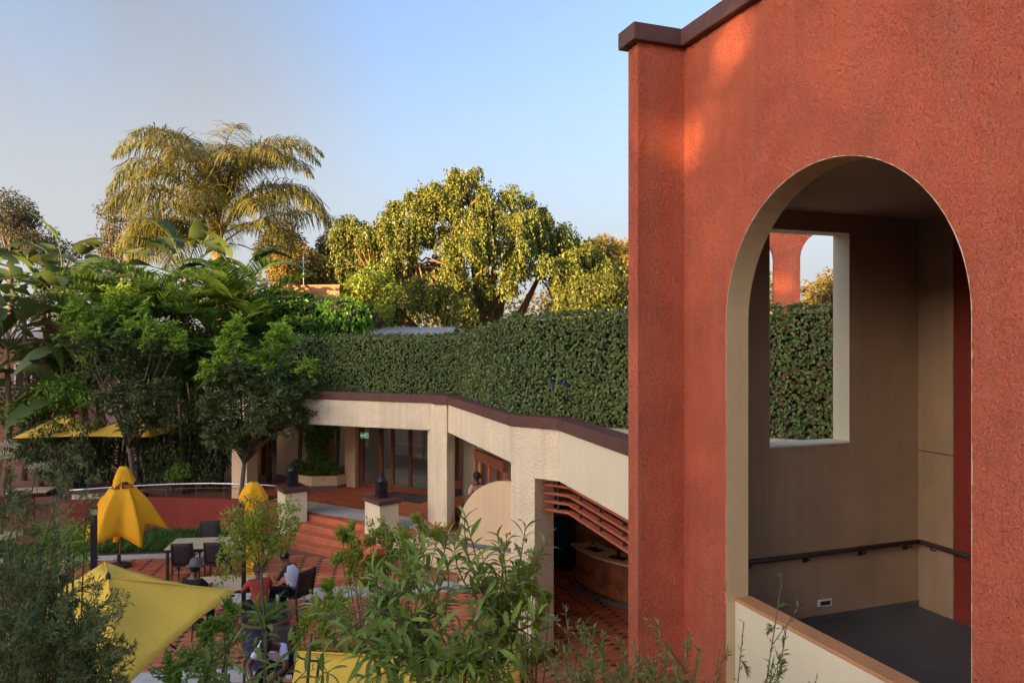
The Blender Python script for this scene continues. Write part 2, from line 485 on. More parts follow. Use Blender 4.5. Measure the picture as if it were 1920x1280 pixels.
# foliage
M['ivy'] = leafmat('ivy_leaf', (0.030, 0.075, 0.014), (0.200, 0.270, 0.080), 0.15, 0.45, 0.35)
_nt = M['ivy'].node_tree; _bs = _nt.nodes['Principled BSDF']
_tc = _nt.nodes.new('ShaderNodeTexCoord'); _nn = _nt.nodes.new('ShaderNodeTexNoise'); _nn.inputs['Scale'].default_value = 0.9; _nn.inputs['Detail'].default_value = 3
_nt.links.new(_tc.outputs['Object'], _nn.inputs['Vector'])
_mr = _nt.nodes.new('ShaderNodeMapRange'); _mr.inputs['From Min'].default_value = 0.42; _mr.inputs['From Max'].default_value = 0.66
_nt.links.new(_nn.outputs['Fac'], _mr.inputs['Value'])
_src = _bs.inputs['Base Color'].links[0].from_socket
_mx = _nt.nodes.new('ShaderNodeMixRGB'); _mx.blend_type = 'MULTIPLY'; _mx.inputs[2].default_value = (1.35, 1.2, 1.1, 1)
_nt.links.new(_mr.outputs[0], _mx.inputs[0]); _nt.links.new(_src, _mx.inputs[1]); _nt.links.new(_mx.outputs[0], _bs.inputs['Base Color'])
M['ivy_red'] = leafmat('autumn_ivy_leaf', (0.12, 0.045, 0.02), (0.22, 0.10, 0.04), 0.15, 0.4)
M['fig'] = leafmat('fig_leaf', (0.050, 0.092, 0.013), (0.200, 0.200, 0.027), 0.2, 0.45)
M['palm'] = leafmat('palm_leaflet', (0.085, 0.105, 0.020), (0.21, 0.19, 0.04), 0.25, 0.4)
M['palmrib'] = mat('palm_rachis', (0.28, 0.20, 0.07), 0.2, 4, 0.6)
M['areca'] = leafmat('areca_leaflet', (0.045, 0.105, 0.014), (0.150, 0.250, 0.042), 0.26, 0.4)
M['strel'] = leafmat('paddle_leaf', (0.038, 0.072, 0.016), (0.125, 0.175, 0.042), 0.22, 0.5, 0.3)
M['strel_dry'] = leafmat('dry_paddle_leaf', (0.14, 0.075, 0.03), (0.24, 0.13, 0.05), 0.2, 0.7)
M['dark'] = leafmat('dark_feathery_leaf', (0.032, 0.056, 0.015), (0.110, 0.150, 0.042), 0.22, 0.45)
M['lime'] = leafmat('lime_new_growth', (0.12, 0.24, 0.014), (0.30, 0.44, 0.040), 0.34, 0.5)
M['mid'] = leafmat('mid_green_leaf', (0.085, 0.18, 0.018), (0.19, 0.33, 0.042), 0.3, 0.5)
M['mound'] = leafmat('vine_leaf', (0.08, 0.23, 0.018), (0.17, 0.40, 0.04), 0.3, 0.4)
M['olive'] = leafmat('olive_far_leaf', (0.10, 0.095, 0.035), (0.17, 0.15, 0.05), 0.25, 0.6)
M['gold'] = leafmat('golden_far_leaf', (0.17, 0.145, 0.025), (0.27, 0.21, 0.04), 0.3, 0.6)
M['euc'] = leafmat('eucalyptus_leaf', (0.060, 0.065, 0.030), (0.115, 0.105, 0.05), 0.2, 0.5)
M['front'] = leafmat('glossy_lance_leaf', (0.070, 0.130, 0.016), (0.210, 0.300, 0.048), 0.28, 0.5, 0.35)
M['grey'] = leafmat('grey_green_leaf', (0.085, 0.135, 0.038), (0.235, 0.300, 0.100), 0.28, 0.5)
M['yg'] = leafmat('yellow_green_leaf', (0.12, 0.19, 0.016), (0.27, 0.33, 0.04), 0.33, 0.5)
M['grass'] = leafmat('lawn_blade', (0.040, 0.11, 0.014), (0.09, 0.19, 0.03), 0.25, 0.5)
M['flower'] = leafmat('pale_flower_head', (0.42, 0.42, 0.22), (0.58, 0.54, 0.34), 0.3, 0.7)
M['flower_brown'] = leafmat('faded_flower_head', (0.28, 0.15, 0.06), (0.36, 0.22, 0.10), 0.3, 0.8)
M['blossom'] = leafmat('orange_blossom', (0.80, 0.33, 0.01), (0.85, 0.45, 0.03), 0.3, 0.6)
M['twig'] = mat('green_twig', (0.10, 0.085, 0.035), 0.2, 10, 0.7)
M['skin'] = mat('dark_brown_skin', (0.10, 0.048, 0.028), 0.08, 10, 0.5, spec=0.4)
M['hair'] = mat('black_hair', (0.012, 0.010, 0.010), 0.2, 30, 0.7, [('n', 120, 0.004)])

def cloth(name, c):
    return mat(name, c, 0.08, 6, 0.9, [('n', 12, 0.02)], spec=0.15)

# ------------------------------------------------------------------ ground and floors
def struct(o):
    o['kind'] = 'structure'; return o

TERR, LOW = 0.6, -0.7
b = MB(); b.add([(-900,-900,-0.80),(900,-900,-0.80),(900,900,-0.80),(-900,900,-0.80)], [(0,1,2,3)])
struct(b.build('ground', M['ground']))

L0poly = [(-0.25,17.0),(-0.6,14.2),(-0.6,-14),(-46,-14),(-46,24),(-13,24),(-5.0,20.6),(-1.2,17.6)]
court = struct(MB().prism(L0poly, -0.78, -0.012).build('courtyard_floor', M['grout']))
lowf = struct(MB().prism([(-0.58,-4),(12,-4),(12,24),(0.1,24),(0.1,17.2),(-0.24,16.98),(-0.58,14.2)], -0.78, LOW-0.012).build('lower_floor', M['grout']))
T_DIR = Vector((0.841, -0.541)); T_N = Vector((0.541, 0.841))
TE0 = Vector((-5.63, 20.88))
TERpoly = [(0.08,17.3),(-0.2,17.25),(-1.3,18.1),(-5.63,20.88),(-6.6,21.4),(-8.0,21.75),(-10.2,21.95),(-12.6,21.6),(-13.2,23),(-46,24.1),(-46,75),(0.08,75)]
terr = struct(MB().prism(TERpoly, -0.4, TERR-0.012).build('terrace_floor', M['grout']))

TILE_ME = {}
def tile_mesh(w, h, cx, cy, t, name):
    x, y = w/2-0.006, h/2-0.006
    poly = [(-x+cx,-y),(x-cx,-y),(x,-y+cy),(x,y-cy),(x-cx,y),(-x+cx,y),(-x,y-cy),(-x,-y+cy)]
    b = MB().prism(poly, -t, 0)
    me = bpy.data.meshes.new(name); me.from_pydata([tuple(p) for p in b.v], [], b.f)
    return me
def diamond_mesh(cx, cy, t, name):
    b = MB().prism([(-cx,0),(0,-cy),(cx,0),(0,cy)], -t, 0)
    me = bpy.data.meshes.new(name); me.from_pydata([tuple(p) for p in b.v], [], b.f)
    return me

def point_in(poly, x, y):
    c = False; n = len(poly)
    for i in range(n):
        x0,y0 = poly[i][0],poly[i][1]; x1,y1 = poly[(i+1)%n][0],poly[(i+1)%n][1]
        if (y0 > y) != (y1 > y) and x < (x1-x0)*(y-y0)/(y1-y0)+x0: c = not c
    return c

def tile_field(parent, z, origin, rot, region, visible, skips, seed):
    """elongated octagon tiles with dark diamond insets; those the photograph shows largest as single objects"""
    rng = random.Random(seed)
    w, h, cx, cy = 0.42, 0.22, 0.074, 0.056
    mats = [M['tile'], M['tile'], M['tile2'], M['tile3']]
    ms = []
    for i, mm in enumerate(mats):
        me = tile_mesh(w, h, cx, cy, 0.011, 'floor_tile'); me.materials.append(mm); ms.append(me)
    dm = diamond_mesh(cx-0.008, cy-0.006, 0.011, 'inset_tile'); dm.materials.append(M['tiledark'])
    c, s_ = math.cos(rot), math.sin(rot)
    cand = []
    for i in range(-60, 61):
        for j in range(-90, 91):
            for k, (dx, dy) in enumerate(((0,0),(w/2,h/2))):
                lx, ly = i*w+dx, j*h+dy
                X, Y = origin[0]+lx*c-ly*s_, origin[1]+lx*s_+ly*c
                if not point_in(region, X, Y): continue
                if any(point_in(sk, X, Y) for sk in skips): continue
                px, py = 960+X/Y*FPX, 630+(EYE-z)/Y*FPX
                cand.append((0 if visible(px, py) else 1, Y, X, k))
    cand.sort()
    n = {0: 0, 1: 0}
    rest = {0: MB(), 1: MB()}
    for vis, Y, X, k in cand:
        if vis == 0 and n[k] < 290:
            n[k] += 1
            o = bpy.data.objects.new('inset_tile' if k else 'floor_tile', dm if k else ms[rng.randrange(4)])
            COL.objects.link(o); o.parent = parent
            o.location = (X, Y, z + (0.0015 if k else rng.uniform(-0.002, 0.001)))
            o.rotation_euler = (rng.gauss(0, 0.004), rng.gauss(0, 0.004), rot)
        else:
            m = rest[k]
            if k: pts = [(-cx,0),(0,-cy),(cx,0),(0,cy)]
            else:
                x, y = w/2-0.006, h/2-0.006
                pts = [(-x+cx,-y),(x-cx,-y),(x,-y+cy),(x,y-cy),(x-cx,y),(-x+cx,y),(-x,y-cy),(-x,-y+cy)]
            m.add([(X+a*c-b_*s_, Y+a*s_+b_*c, z-0.002) for a, b_ in pts], [tuple(range(len(pts)))])
    if rest[0].v: rest[0].build('tile_field', M['tile'], parent, kind='stuff')
    if rest[1].v: rest[1].build('inset_tile_field', M['tiledark'], parent, kind='stuff')

def slab_strip(parent, pts_a, pts_b, z, n, name='stone_slab', m='stone', proud=0.004):
    """row of slabs between two edges given as two end points each"""
    a0, a1 = Vector(pts_a[0]), Vector(pts_a[1]); b0, b1 = Vector(pts_b[0]), Vector(pts_b[1])
    for i in range(n):
        s0, s1 = i/n+0.004/n*3, (i+1)/n-0.004/n*3
        poly = [a0.lerp(a1, s0), a0.lerp(a1, s1), b0.lerp(b1, s1), b0.lerp(b1, s0)]
        MB().prism([tuple(p) for p in poly], z-0.011, z+proud).build(name, M[m], parent)

# pale stone bands across the courtyard
s1a, s1b = (Vector((-8.6, 15.25)), Vector((-1.0, 16.45))), (Vector((-8.7, 15.95)), Vector((-1.1, 17.15)))
s2a, s2b = (Vector((-7.5, 11.6)), Vector((-0.7, 12.7))), (Vector((-7.6, 12.2)), Vector((-0.8, 13.3)))
s3a, s3b = (Vector((-13.0, 18.35)), Vector((-6.2, 19.2))), (Vector((-13.0, 18.75)), Vector((-6.3, 19.6)))
skips = []
for a, bb, n in ((s1a, s1b, 11), (s2a, s2b, 10), (s3a, s3b, 9)):
    slab_strip(court, a, bb, 0.0, n)
    skips.append([tuple(a[0]), tuple(a[1]), tuple(bb[1]), tuple(bb[0])])
lawn_poly = [(-14.0, 18.7), (-6.6, 19.65), (-6.75, 20.75), (-8.1, 21.1), (-10.2, 21.3), (-12.4, 20.95), (-14, 20.5)]
skips.append(lawn_poly)
steps_poly = [(-6.3, 20.06), (-3.7, 18.4), (-3.1, 19.3), (-5.7, 20.95)]
tile_field(court, 0.0, (-5, 16), R(9), [(-13,12.4),(-13,18.4),(-6.2,19.5),(-1.2,17.4),(-0.66,16),(-0.66,8.5),(-7,8.5),(-9,12)],
           lambda px, py: 330 < px < 760 and 1030 < py < 1215, skips, 3)
tile_field(lowf, LOW, (1.4, 14), R(20), [(-0.5,9.5),(-0.5,14.2),(-0.2,16.9),(0.3,17.2),(0.3,21.1),(4.4,19.4),(4.4,9.5)],
           lambda px, py: 985 < px < 1180 and 1050 < py < 1285, [], 4)
# terrace paving: pale band in front of the doors and terracotta quarry tiles round it
ta0 = G(583, 940, TERR); ta1 = G(815, 977, TERR); tb0 = G(570, 961, TERR); tb1 = G(812, 1003, TERR)
d_ = (Vector((ta1.x, ta1.y)) - Vector((ta0.x, ta0.y))).normalized(); nn = Vector((-d_.y, d_.x))
p0 = Vector((ta0.x, ta0.y)) - d_*1.2; p1 = Vector((ta1.x, ta1.y)) + d_*0.4
slab_strip(terr, (p0 - nn*0.95, p1 - nn*0.95), (p0, p1), TERR, 9)
_rng = random.Random(8)
qms = []
for mm in ('tile', 'tile3', 'step', 'tile3'):
    bq = MB().box(-0.145, 0.145, -0.145, 0.145, -0.011, 0)
    me = bpy.data.meshes.new('quarry_tile'); me.from_pydata([tuple(p) for p in bq.v], [], bq.f); me.materials.append(M[mm]); qms.append(me)
ang = math.atan2(d_.y, d_.x)
cnt = 0
for i in range(-6, 24):
    for j in range(-9, 12):
        q = p0 + d_*(0.15+i*0.3) + nn*(0.15+j*0.3)
        if -0.95 < (q-p0).dot(nn)+0.0 - 0.15 + 0.15 < 0.0: continue
        if not point_in(TERpoly, q.x, q.y) or not point_in(TERpoly, q.x-0.13, q.y-0.15) or not point_in(TERpoly, q.x+0.05, q.y-0.2): continue
        px, py = 960+q.x/q.y*FPX, 630+(EYE-TERR)/q.y*FPX
        if not (500 < px < 860): continue
        if cnt > 295: continue
        cnt += 1
        o = bpy.data.objects.new('quarry_tile', qms[_rng.randrange(4)]); COL.objects.link(o); o.parent = terr
        o.location = (q.x, q.y, TERR + _rng.uniform(-0.001, 0.001)); o.rotation_euler = (0, 0, ang)

# lawn strip
lawn = struct(MB().prism(lawn_poly, -0.3, 0.03).build('lawn_bed', M['soil']))
rng = np.random.default_rng(5)
pts = []
while len(pts) < 9000:
    x, y = rng.uniform(-14, -6.5), rng.uniform(18.6, 21.4)
    if point_in(lawn_poly, x, y): pts.append((x, y, 0.03))
pts = np.array(pts); n = len(pts)
az = rng.uniform(0, 2*np.pi, n)
D = np.stack([np.cos(az)*0.7, np.sin(az)*0.7, np.ones(n)*rng.uniform(0.4, 1.2, n)], 1)
N = np.stack([np.cos(az+1.6), np.sin(az+1.6), np.zeros(n)+0.2], 1)
g = leaves('lawn_grass', pts, D, N, rng.uniform(0.12, 0.28, n), 0.03, M['grass'], None)
tag(g, 'rough green grass below the curved red wall', 'grass')

# ------------------------------------------------------------------ red building on the right
W0 = Vector((1.924, 6.70, 0))
MW = Matrix.Translation(W0) @ Matrix.Rotation(math.atan2(-0.941, 0.338), 4, 'Z')
red = thing('red_building', 'tall red roughcast building with arched opening and brown coping at right', 'building', W0)
TOPW, CEIL, FLO = 8.42, 6.93, 2.534
AW, ASP = 2.40, 5.715          # arch width, springing height
def arch_pts(x0, w, zs, n=28):
    r = w/2
    return [(x0+r-r*math.cos(math.pi*i/n), zs+r*math.sin(math.pi*i/n)) for i in range(n+1)]
def arch_wall(mb, x0, x1, z0, z1, ax, aw, sill, spring, y0, y1):
    """wall in local x,z with one arched opening, built from quads; thickness y0..y1"""
    ap = arch_pts(ax, aw, spring)
    mb.prism_y([(x0,z0),(ax,z0),(ax,spring),(ax,z1),(x0,z1)], y0, y1)
    mb.prism_y([(ax+aw,z0),(x1,z0),(x1,z1),(ax+aw,z1),(ax+aw,spring)], y0, y1)
    for i in range(len(ap)-1):
        mb.prism_y([ap[i], ap[i+1], (ap[i+1][0], z1), (ap[i][0], z1)], y0, y1)
    if sill > z0:
        mb.prism_y([(ax,z0),(ax+aw,z0),(ax+aw,sill),(ax,sill)], y0, y1)

def face_wall(mb, x0, x1, z0, z1, ax, aw, sill, spring, y):
    ap = arch_pts(ax, aw, spring)
    q = lambda pts: mb.add([(p[0], y, p[1]) for p in pts], [tuple(range(len(pts)))])
    q([(x0,z0),(ax,z0),(ax,spring),(ax,z1),(x0,z1)])
    q([(ax+aw,z0),(x1,z0),(x1,z1),(ax+aw,z1),(ax+aw,spring)])
    for i in range(len(ap)-1):
        q([ap[i], ap[i+1], (ap[i+1][0], z1), (ap[i][0], z1)])
    if sill > z0: q([(ax,z0),(ax+aw,z0),(ax+aw,sill),(ax,sill)])

TH = 0.235
b = MB(MW); face_wall(b, -1.02, 9.5, LOW, TOPW, 0, AW, 1.2, ASP, 0.0)
b.build('wall', M['red'], red)
# inner skin of the same wall and the cream lining of the arch
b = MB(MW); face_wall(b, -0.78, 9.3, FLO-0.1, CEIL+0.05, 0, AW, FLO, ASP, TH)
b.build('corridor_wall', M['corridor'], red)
b = MB(MW)
ap = [(0, 1.2)] + arch_pts(0, AW, ASP) + [(AW, 1.2)]
for i in range(len(ap)-1):
    b.add([(ap[i][0], -0.004, ap[i][1]), (ap[i+1][0], -0.004, ap[i+1][1]), (ap[i+1][0], TH, ap[i+1][1]), (ap[i][0], TH, ap[i][1])], [(0,1,2,3)])
b.build('arch_reveal', M['reveal'], red, smooth=False)
# ragged cream paint edge just proud of the red face
b = MB(MW)
rr = random.Random(2)
cp = arch_pts(0, AW, ASP, 90)
cp = [(0, 3.2+i*0.05) for i in range(51)] + cp[1:-1] + [(AW, ASP-i*0.05) for i in range(51)]
for i in range(len(cp)-1):
    cx_, cz_ = AW/2, min(ASP, cp[i][1])
    d = Vector((cp[i][0]-cx_, cp[i][1]-cz_)).normalized(); d2 = Vector((cp[i+1][0]-cx_, cp[i+1][1]-min(ASP, cp[i+1][1]))).normalized()
    w1 = rr.uniform(0.001, 0.006)
    b.add([(cp[i][0], -0.003, cp[i][1]), (cp[i+1][0], -0.003, cp[i+1][1]), (cp[i+1][0]+d2.x*w1, -0.003, cp[i+1][1]+d2.y*w1), (cp[i][0]+d.x*w1, -0.003, cp[i][1]+d.y*w1)], [(0,1,2,3)])
b.build('paint_edge', M['cream_smooth'], red)
b = MB(MW); b.box(-0.87, -0.68, -0.516, 0.001, LOW, TOPW)
b.build('pier', M['red'], red)
# coping
b = MB(MW); b.prism([(-1.10,0.34),(-0.95,-0.06),(-0.95,-0.59),(-0.62,-0.59),(-0.62,-0.07),(9.5,-0.07),(9.5,0.34)], TOPW, TOPW+0.17)
b.build('coping', M['brown'], red, bevel=0.012)
# parapet in the arch, set a hand's breadth back
b = MB(MW); b.box(0.003, AW-0.003, 0.09, 0.23, 1.2, 3.215)
par = b.build('parapet', M['cream_smooth'], red)
b = MB(MW); b.box(0.002, AW-0.002, 0.085, 0.26, 3.216, 3.246)
b.build('capping', M['terracap'], par, bevel=0.006)
b = MB(MW); b.box(-1.02, 9.3, TH, 3.3, FLO-0.2, FLO); b.build('corridor_floor', M['greyfloor'], red)
b = MB(MW); b.box(-1.02, 9.4, TH, 4.3, CEIL, CEIL+0.2); b.build('ceiling', M['ceil'], red)
# end wall with its tall window
EY0, EY1, EZ0, EZ1 = 1.096, 2.157, 4.43, 6.725
b = MB(MW)
b.box(-1.02, -0.78, 0.003, EY0, LOW, TOPW-0.002)
b.box(-1.02, -0.78, EY1, 3.45, LOW, TOPW-0.002)
b.box(-1.018, -0.781, EY0, EY1, LOW, EZ0)
b.box(-1.018, -0.781, EY0, EY1, EZ1, TOPW-0.002)
ew = b.build('end_wall', M['corridor'], red)
b = MB(MW)
b.add([(-1.019,EY1-0.003,EZ0),(-0.78,EY1-0.003,EZ0),(-0.78,EY1-0.003,EZ1),(-1.019,EY1-0.003,EZ1)], [(0,1,2,3)])
b.add([(-1.019,EY0+0.003,EZ0),(-0.78,EY0+0.003,EZ0),(-0.78,EY0+0.003,EZ1),(-1.019,EY0+0.003,EZ1)], [(3,2,1,0)])
b.add([(-1.019,EY0,EZ1-0.003),(-0.78,EY0,EZ1-0.003),(-0.78,EY1,EZ1-0.003),(-1.019,EY1,EZ1-0.003)], [(0,1,2,3)])
b.build('window_reveal', M['cream_smooth'], ew)
b = MB(MW); b.box(-1.03, -0.765, EY0+0.004, EY1-0.006, EZ0, EZ0+0.022); b.build('window_sill', M['cream_smooth'], ew, bevel=0.004)
# back wall of the corridor: beige pier, then a deep red recess
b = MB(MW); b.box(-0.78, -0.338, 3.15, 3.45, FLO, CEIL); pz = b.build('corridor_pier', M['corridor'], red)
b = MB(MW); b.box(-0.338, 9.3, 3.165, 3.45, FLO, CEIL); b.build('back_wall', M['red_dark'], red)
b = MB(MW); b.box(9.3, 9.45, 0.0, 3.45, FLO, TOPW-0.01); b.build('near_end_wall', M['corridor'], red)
b = MB(MW); b.box(-0.782, -0.338, 3.145, 3.152, 4.30, 4.312); b.build('plaster_joint', M['brown'], pz)
# skirting, vent and handrail
b = MB(MW); b.box(-0.780, -0.768, TH, 3.148, FLO, FLO+0.07); b.build('skirting', M['greyfloor'], red)
b = MB(MW); b.box(-0.779, -0.762, 1.72, 1.90, FLO+0.16, FLO+0.24); vt = b.build('wall_vent', M['white'], red, bevel=0.004)
b = MB(MW); b.box(-0.764, -0.757, 1.745, 1.875, FLO+0.18, FLO+0.222); b.build('vent_grille', M['blackpaint'], vt)
hz = FLO+0.76
b = MB(MW)
b.tube([(-0.70, TH+0.02, hz), (-0.70, 3.06, hz), (-0.70, 3.075, hz), (-0.66, 3.08, hz), (0.1, 3.08, hz), (2.5, 3.08, hz)], 0.027, 10)
hr = b.build('handrail', M['railpaint'], red, smooth=True)
for yy in (0.8, 1.55, 2.3, 2.95):
    b = MB(MW); b.tube([(-0.70, yy, hz-0.015), (-0.70, yy, hz-0.06), (-0.775, yy, hz-0.07)], 0.008, 6); b.obox((-0.774, yy, hz-0.07), (0.012, 0.06, 0.06))
    b.build('rail_bracket', M['black'], hr)
for xx in (-0.55, 0.2, 1.0):
    b = MB(MW); b.tube([(xx, 3.08, hz-0.015), (xx, 3.08, hz-0.06), (xx, 3.148 if xx < -0.34 else 3.163, hz-0.07)], 0.008, 6); b.build('rail_bracket', M['black'], hr)

# ------------------------------------------------------------------ terrace building with the hedge on its roof
A0, A1, A2, A3 = (-8.6, 22.10), (-1.74, 19.5), (-0.02, 14.66), (0.87, 14.0)
A4 = (2.45, 8.43)
ter = thing('terrace_building', 'low cream roughcast arcade with brown coping below the hedge', 'building', (-1.74, 19.5, 0))
b = MB(); b.path_wall([A0, A1, A2, A3], 0.0, 0.3, 3.12, 3.84); b.build('fascia', M['cream'], ter, bevel=0.012)
for _f in (0.28, 0.60):
    q = Vector(A0).lerp(Vector(A1), _f); q2 = Vector(A0).lerp(Vector(A1), _f+0.0022)
    MB().path_wall([tuple(q), tuple(q2)], -0.003, 0.01, 3.13, 3.835).build('movement_joint', M['beige'], ter)
b = MB(); b.path_wall([A2, A3], 0.0, 0.3, 2.88, 3.121); b.build('lintel', M['cream'], ter)
b = MB(); b.path_wall([A3, A4], 0.0, 0.22, 2.89, 3.84); b.build('smooth_fascia', M['cream_smooth'], ter)
b = MB(); b.path_wall([A0, A1, A2, A3, A4], -0.035, 0.33, 3.84, 4.055); b.build('coping', M['brown'], ter, bevel=0.01)
roof_poly = [offset_path([A0, A1, A2, A3, A4], 0.28)[i] for i in range(5)]
roof_poly = [tuple(p) for p in roof_poly] + [(5.0, 9.2), (8.5, 10.2), (8.5, 13.5), (5.2, 21.5), (0.2, 25.0), (-4, 27.2), (-9.6, 29.0)]
b = MB(); b.prism(roof_poly, 3.20, 3.88); b.build('roof_slab', M['beige'], ter)
# corner pillar
pil = [P(802,0,19.86), P(815,0,19.36), P(838,0,19.20), P(853,0,19.86), P(840,0,20.2), P(812,0,20.25)]
pil = [(p.x, p.y) for p in pil]
b = MB(); b.prism(pil, TERR-0.02, 3.83); pl = b.build('pillar', M['cream'], ter, bevel=0.012)
b = MB(); b.prism(offset_path(pil, 0.0), 3.842, 4.075)
c_ = Vector((sum(p[0] for p in pil)/6, sum(p[1] for p in pil)/6))
big = [tuple(c_ + (Vector(p)-c_)*1.10) for p in pil]
b = MB(); b.prism(big, 3.838, 4.07); b.build('pillar_cap', M['brown'], pl, bevel=0.01)
b = MB(); b.prism([tuple(c_ + (Vector(p)-c_)*1.08) for p in pil], TERR-0.01, TERR+0.10); b.build('plinth', M['step'], pl)
# column beside the bar
t_ = Vector(A3)-Vector(A2); t_.normalize(); n_ = Vector((-t_.y, t_.x))
a2 = Vector(A2)
col = [a2 + n_*0.30 - t_*0.14, a2, a2 + t_*0.565, a2 + t_*0.60 + n_*0.62, a2 + n_*0.62]
b = MB(); b.prism([tuple(p) for p in col], LOW, 2.88); cl = b.build('column', M['cream'], ter, bevel=0.012)
cc = sum(col, Vector((0, 0)))/5
b = MB(); b.prism([tuple(cc+(p-cc)*1.06) for p in col], LOW-0.005, LOW+0.14); b.build('plinth', M['brown'], cl, bevel=0.01)
# left column
lc = P(459, 0, 22.6)
b = MB(); b.obox((lc.x, lc.y, 1.9), (0.56, 0.5, 2.62), R(-20)); b.build('column', M['beige'], ter, bevel=0.01)
# louvre slats over the bar
B3 = offset_path([A2, A3, A4], 0.24)
for k in range(4):
    z = 2.74 - 0.16*k
    pa = [Vector(B3[0])+t_*0.5, Vector(B3[1]), Vector(B3[2])]
    b = MB()
    for i in range(2):
        p, q = pa[i], pa[i+1]
        d = (q-p).normalized(); nn2 = Vector((-d.y, d.x))
        m0 = nn2 if i == 0 else None
    lo = offset_path([tuple(p) for p in pa], -0.012); hi = offset_path([tuple(p) for p in pa], 0.115)
    vs_ = []
    for i in range(3):
        vs_ += [(lo[i].x, lo[i].y, z-0.030), (hi[i].x, hi[i].y, z-0.018), (hi[i].x, hi[i].y, z+0.012), (lo[i].x, lo[i].y, z+0.012)]
    fs = []
    for i in range(2):
        for kk in range(4): fs.append((4*i+kk, 4*i+(kk+1)%4, 4*i+4+(kk+1)%4, 4*i+4+kk))
    fs += [(3,2,1,0), (8,9,10,11)]
    b.add(vs_, fs)
    b.build('louvre_slat', M['slat'], ter)
for i, s_ in enumerate((0.5, 1.45, 2.4, 3.35, 4.3)):
    d = (Vector(B3[2])-Vector(B3[1])).normalized(); p = Vector(B3[1]) + d*s_; nn2 = Vector((-d.y, d.x)); p += nn2*0.05
    MB().obox((p.x, p.y, 2.50), (0.03, 0.05, 0.62), math.atan2(d.y, d.x)).build('slat_bracket', M['blackpaint'], ter)
p = Vector(B3[0]).lerp(Vector(B3[1]), 0.78) + n_*0.05
MB().obox((p.x, p.y, 2.50), (0.03, 0.05, 0.62), math.atan2(t_.y, t_.x)).build('slat_bracket', M['blackpaint'], ter)

# bar room walls
b = MB(); b.path_wall([(0.16, 15.35), (0.16, 21.4)], -0.1, 0.1, LOW, 3.2); b.build('side_wall', M['beige'], ter)
b = MB(); b.path_wall([(0.27, 21.3), (6.0, 18.9)], 0.0, 0.2, LOW, 3.2); bw_ = b.build('bar_back_wall', M['beige'], ter)
b = MB(); b.path_wall([(0.285, 21.28), (6.0, 18.885)], -0.012, 0.0, LOW, 0.92); b.build('dado_panel', M['rustwall'], bw_)
b = MB(); b.path_wall([(0.285, 21.28), (6.0, 18.885)], -0.022, 0.0, 0.92, 0.99); b.build('dado_rail', M['wood'], bw_)
b = MB(); b.path_wall([(6.0, 18.9), (6.3, 9.2)], 0.0, 0.2, LOW, 3.2); b.build('bar_end_wall', M['beige'], ter)

# back wall of the terrace with doors
def K(px):
    r = (px-960)/FPX; Y = 22.27/(1+0.496*r); return Vector((r*Y, Y))
kd = Vector((2.42, -1.2)).normalized(); kn = Vector((-kd.y, kd.x))
def kwall(px0, px1, o0, o1, z0, z1, name, m, parent=ter, **k):
    return MB().path_wall([tuple(K(px0)), tuple(K(px1))], o0, o1, z0, z1).build(name, M[m], parent, **k)
kwall(519, 603, 0, 0.2, TERR, 3.2, 'back_wall', 'beige')
kwall(652, 671, -0.15, 0.2, TERR, 3.2, 'back_pier', 'beige')
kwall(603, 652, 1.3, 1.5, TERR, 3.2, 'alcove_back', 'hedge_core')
kwall(440, 482, 0, 0.2, TERR, 3.2, 'back_wall', 'beige')
kwall(476, 520, 0.35, 0.37, TERR, 3.2, 'window_pane', 'glass')
kwall(474, 484, 0.2, 0.36, TERR, 3.2, 'window_frame', 'wood')
# skirting along the wall
kwall(519, 603, -0.012, 0.0, TERR, TERR+0.12, 'skirting', 'greyband')
dr = MB()
for a_, b__ in ((672, 680), (709.5, 716), (731, 737.5), (765, 770), (818, 824), (858, 864)):
    dr.path_wall([tuple(K(a_)), tuple(K(b__))], 0.02, 0.10, TERR, 3.1)
dframe = dr.build('door_frame', M['wood'], ter, bevel=0.006)
kwall(672, 864, 0.0, 0.12, 3.1, 3.2, 'door_head', 'wood', dframe)
for a_, b__ in ((680, 709.5), (716, 731), (737.5, 765), (770, 818), (824, 858)):
    kwall(a_, b__, 0.03, 0.09, TERR, TERR+0.16, 'bottom_rail', 'wood', dframe)
    kwall(a_, b__, 0.055, 0.065, TERR+0.16, 3.1, 'pane', 'glass', dframe)
kwall(864, 900, 0.0, 0.2, TERR, 3.2, 'back_wall', 'beige')
# the room behind the glass
kwall(600, 960, 5.0, 5.2, TERR, 3.2, 'room_wall', 'room')
kwall(664, 674, 0.3, 5.0, TERR, 3.2, 'room_partition', 'room')
kwall(440, 600, 3.0, 3.2, TERR, 3.2, 'room_wall', 'room')
q0, q1 = K(672), K(900)
b = MB(); b.prism([tuple(q0+kn*0.2), tuple(q1+kn*0.2), tuple(q1+kn*5), tuple(q0+kn*5)], TERR, TERR+0.01); b.build('room_floor', M['roomfloor'], ter)
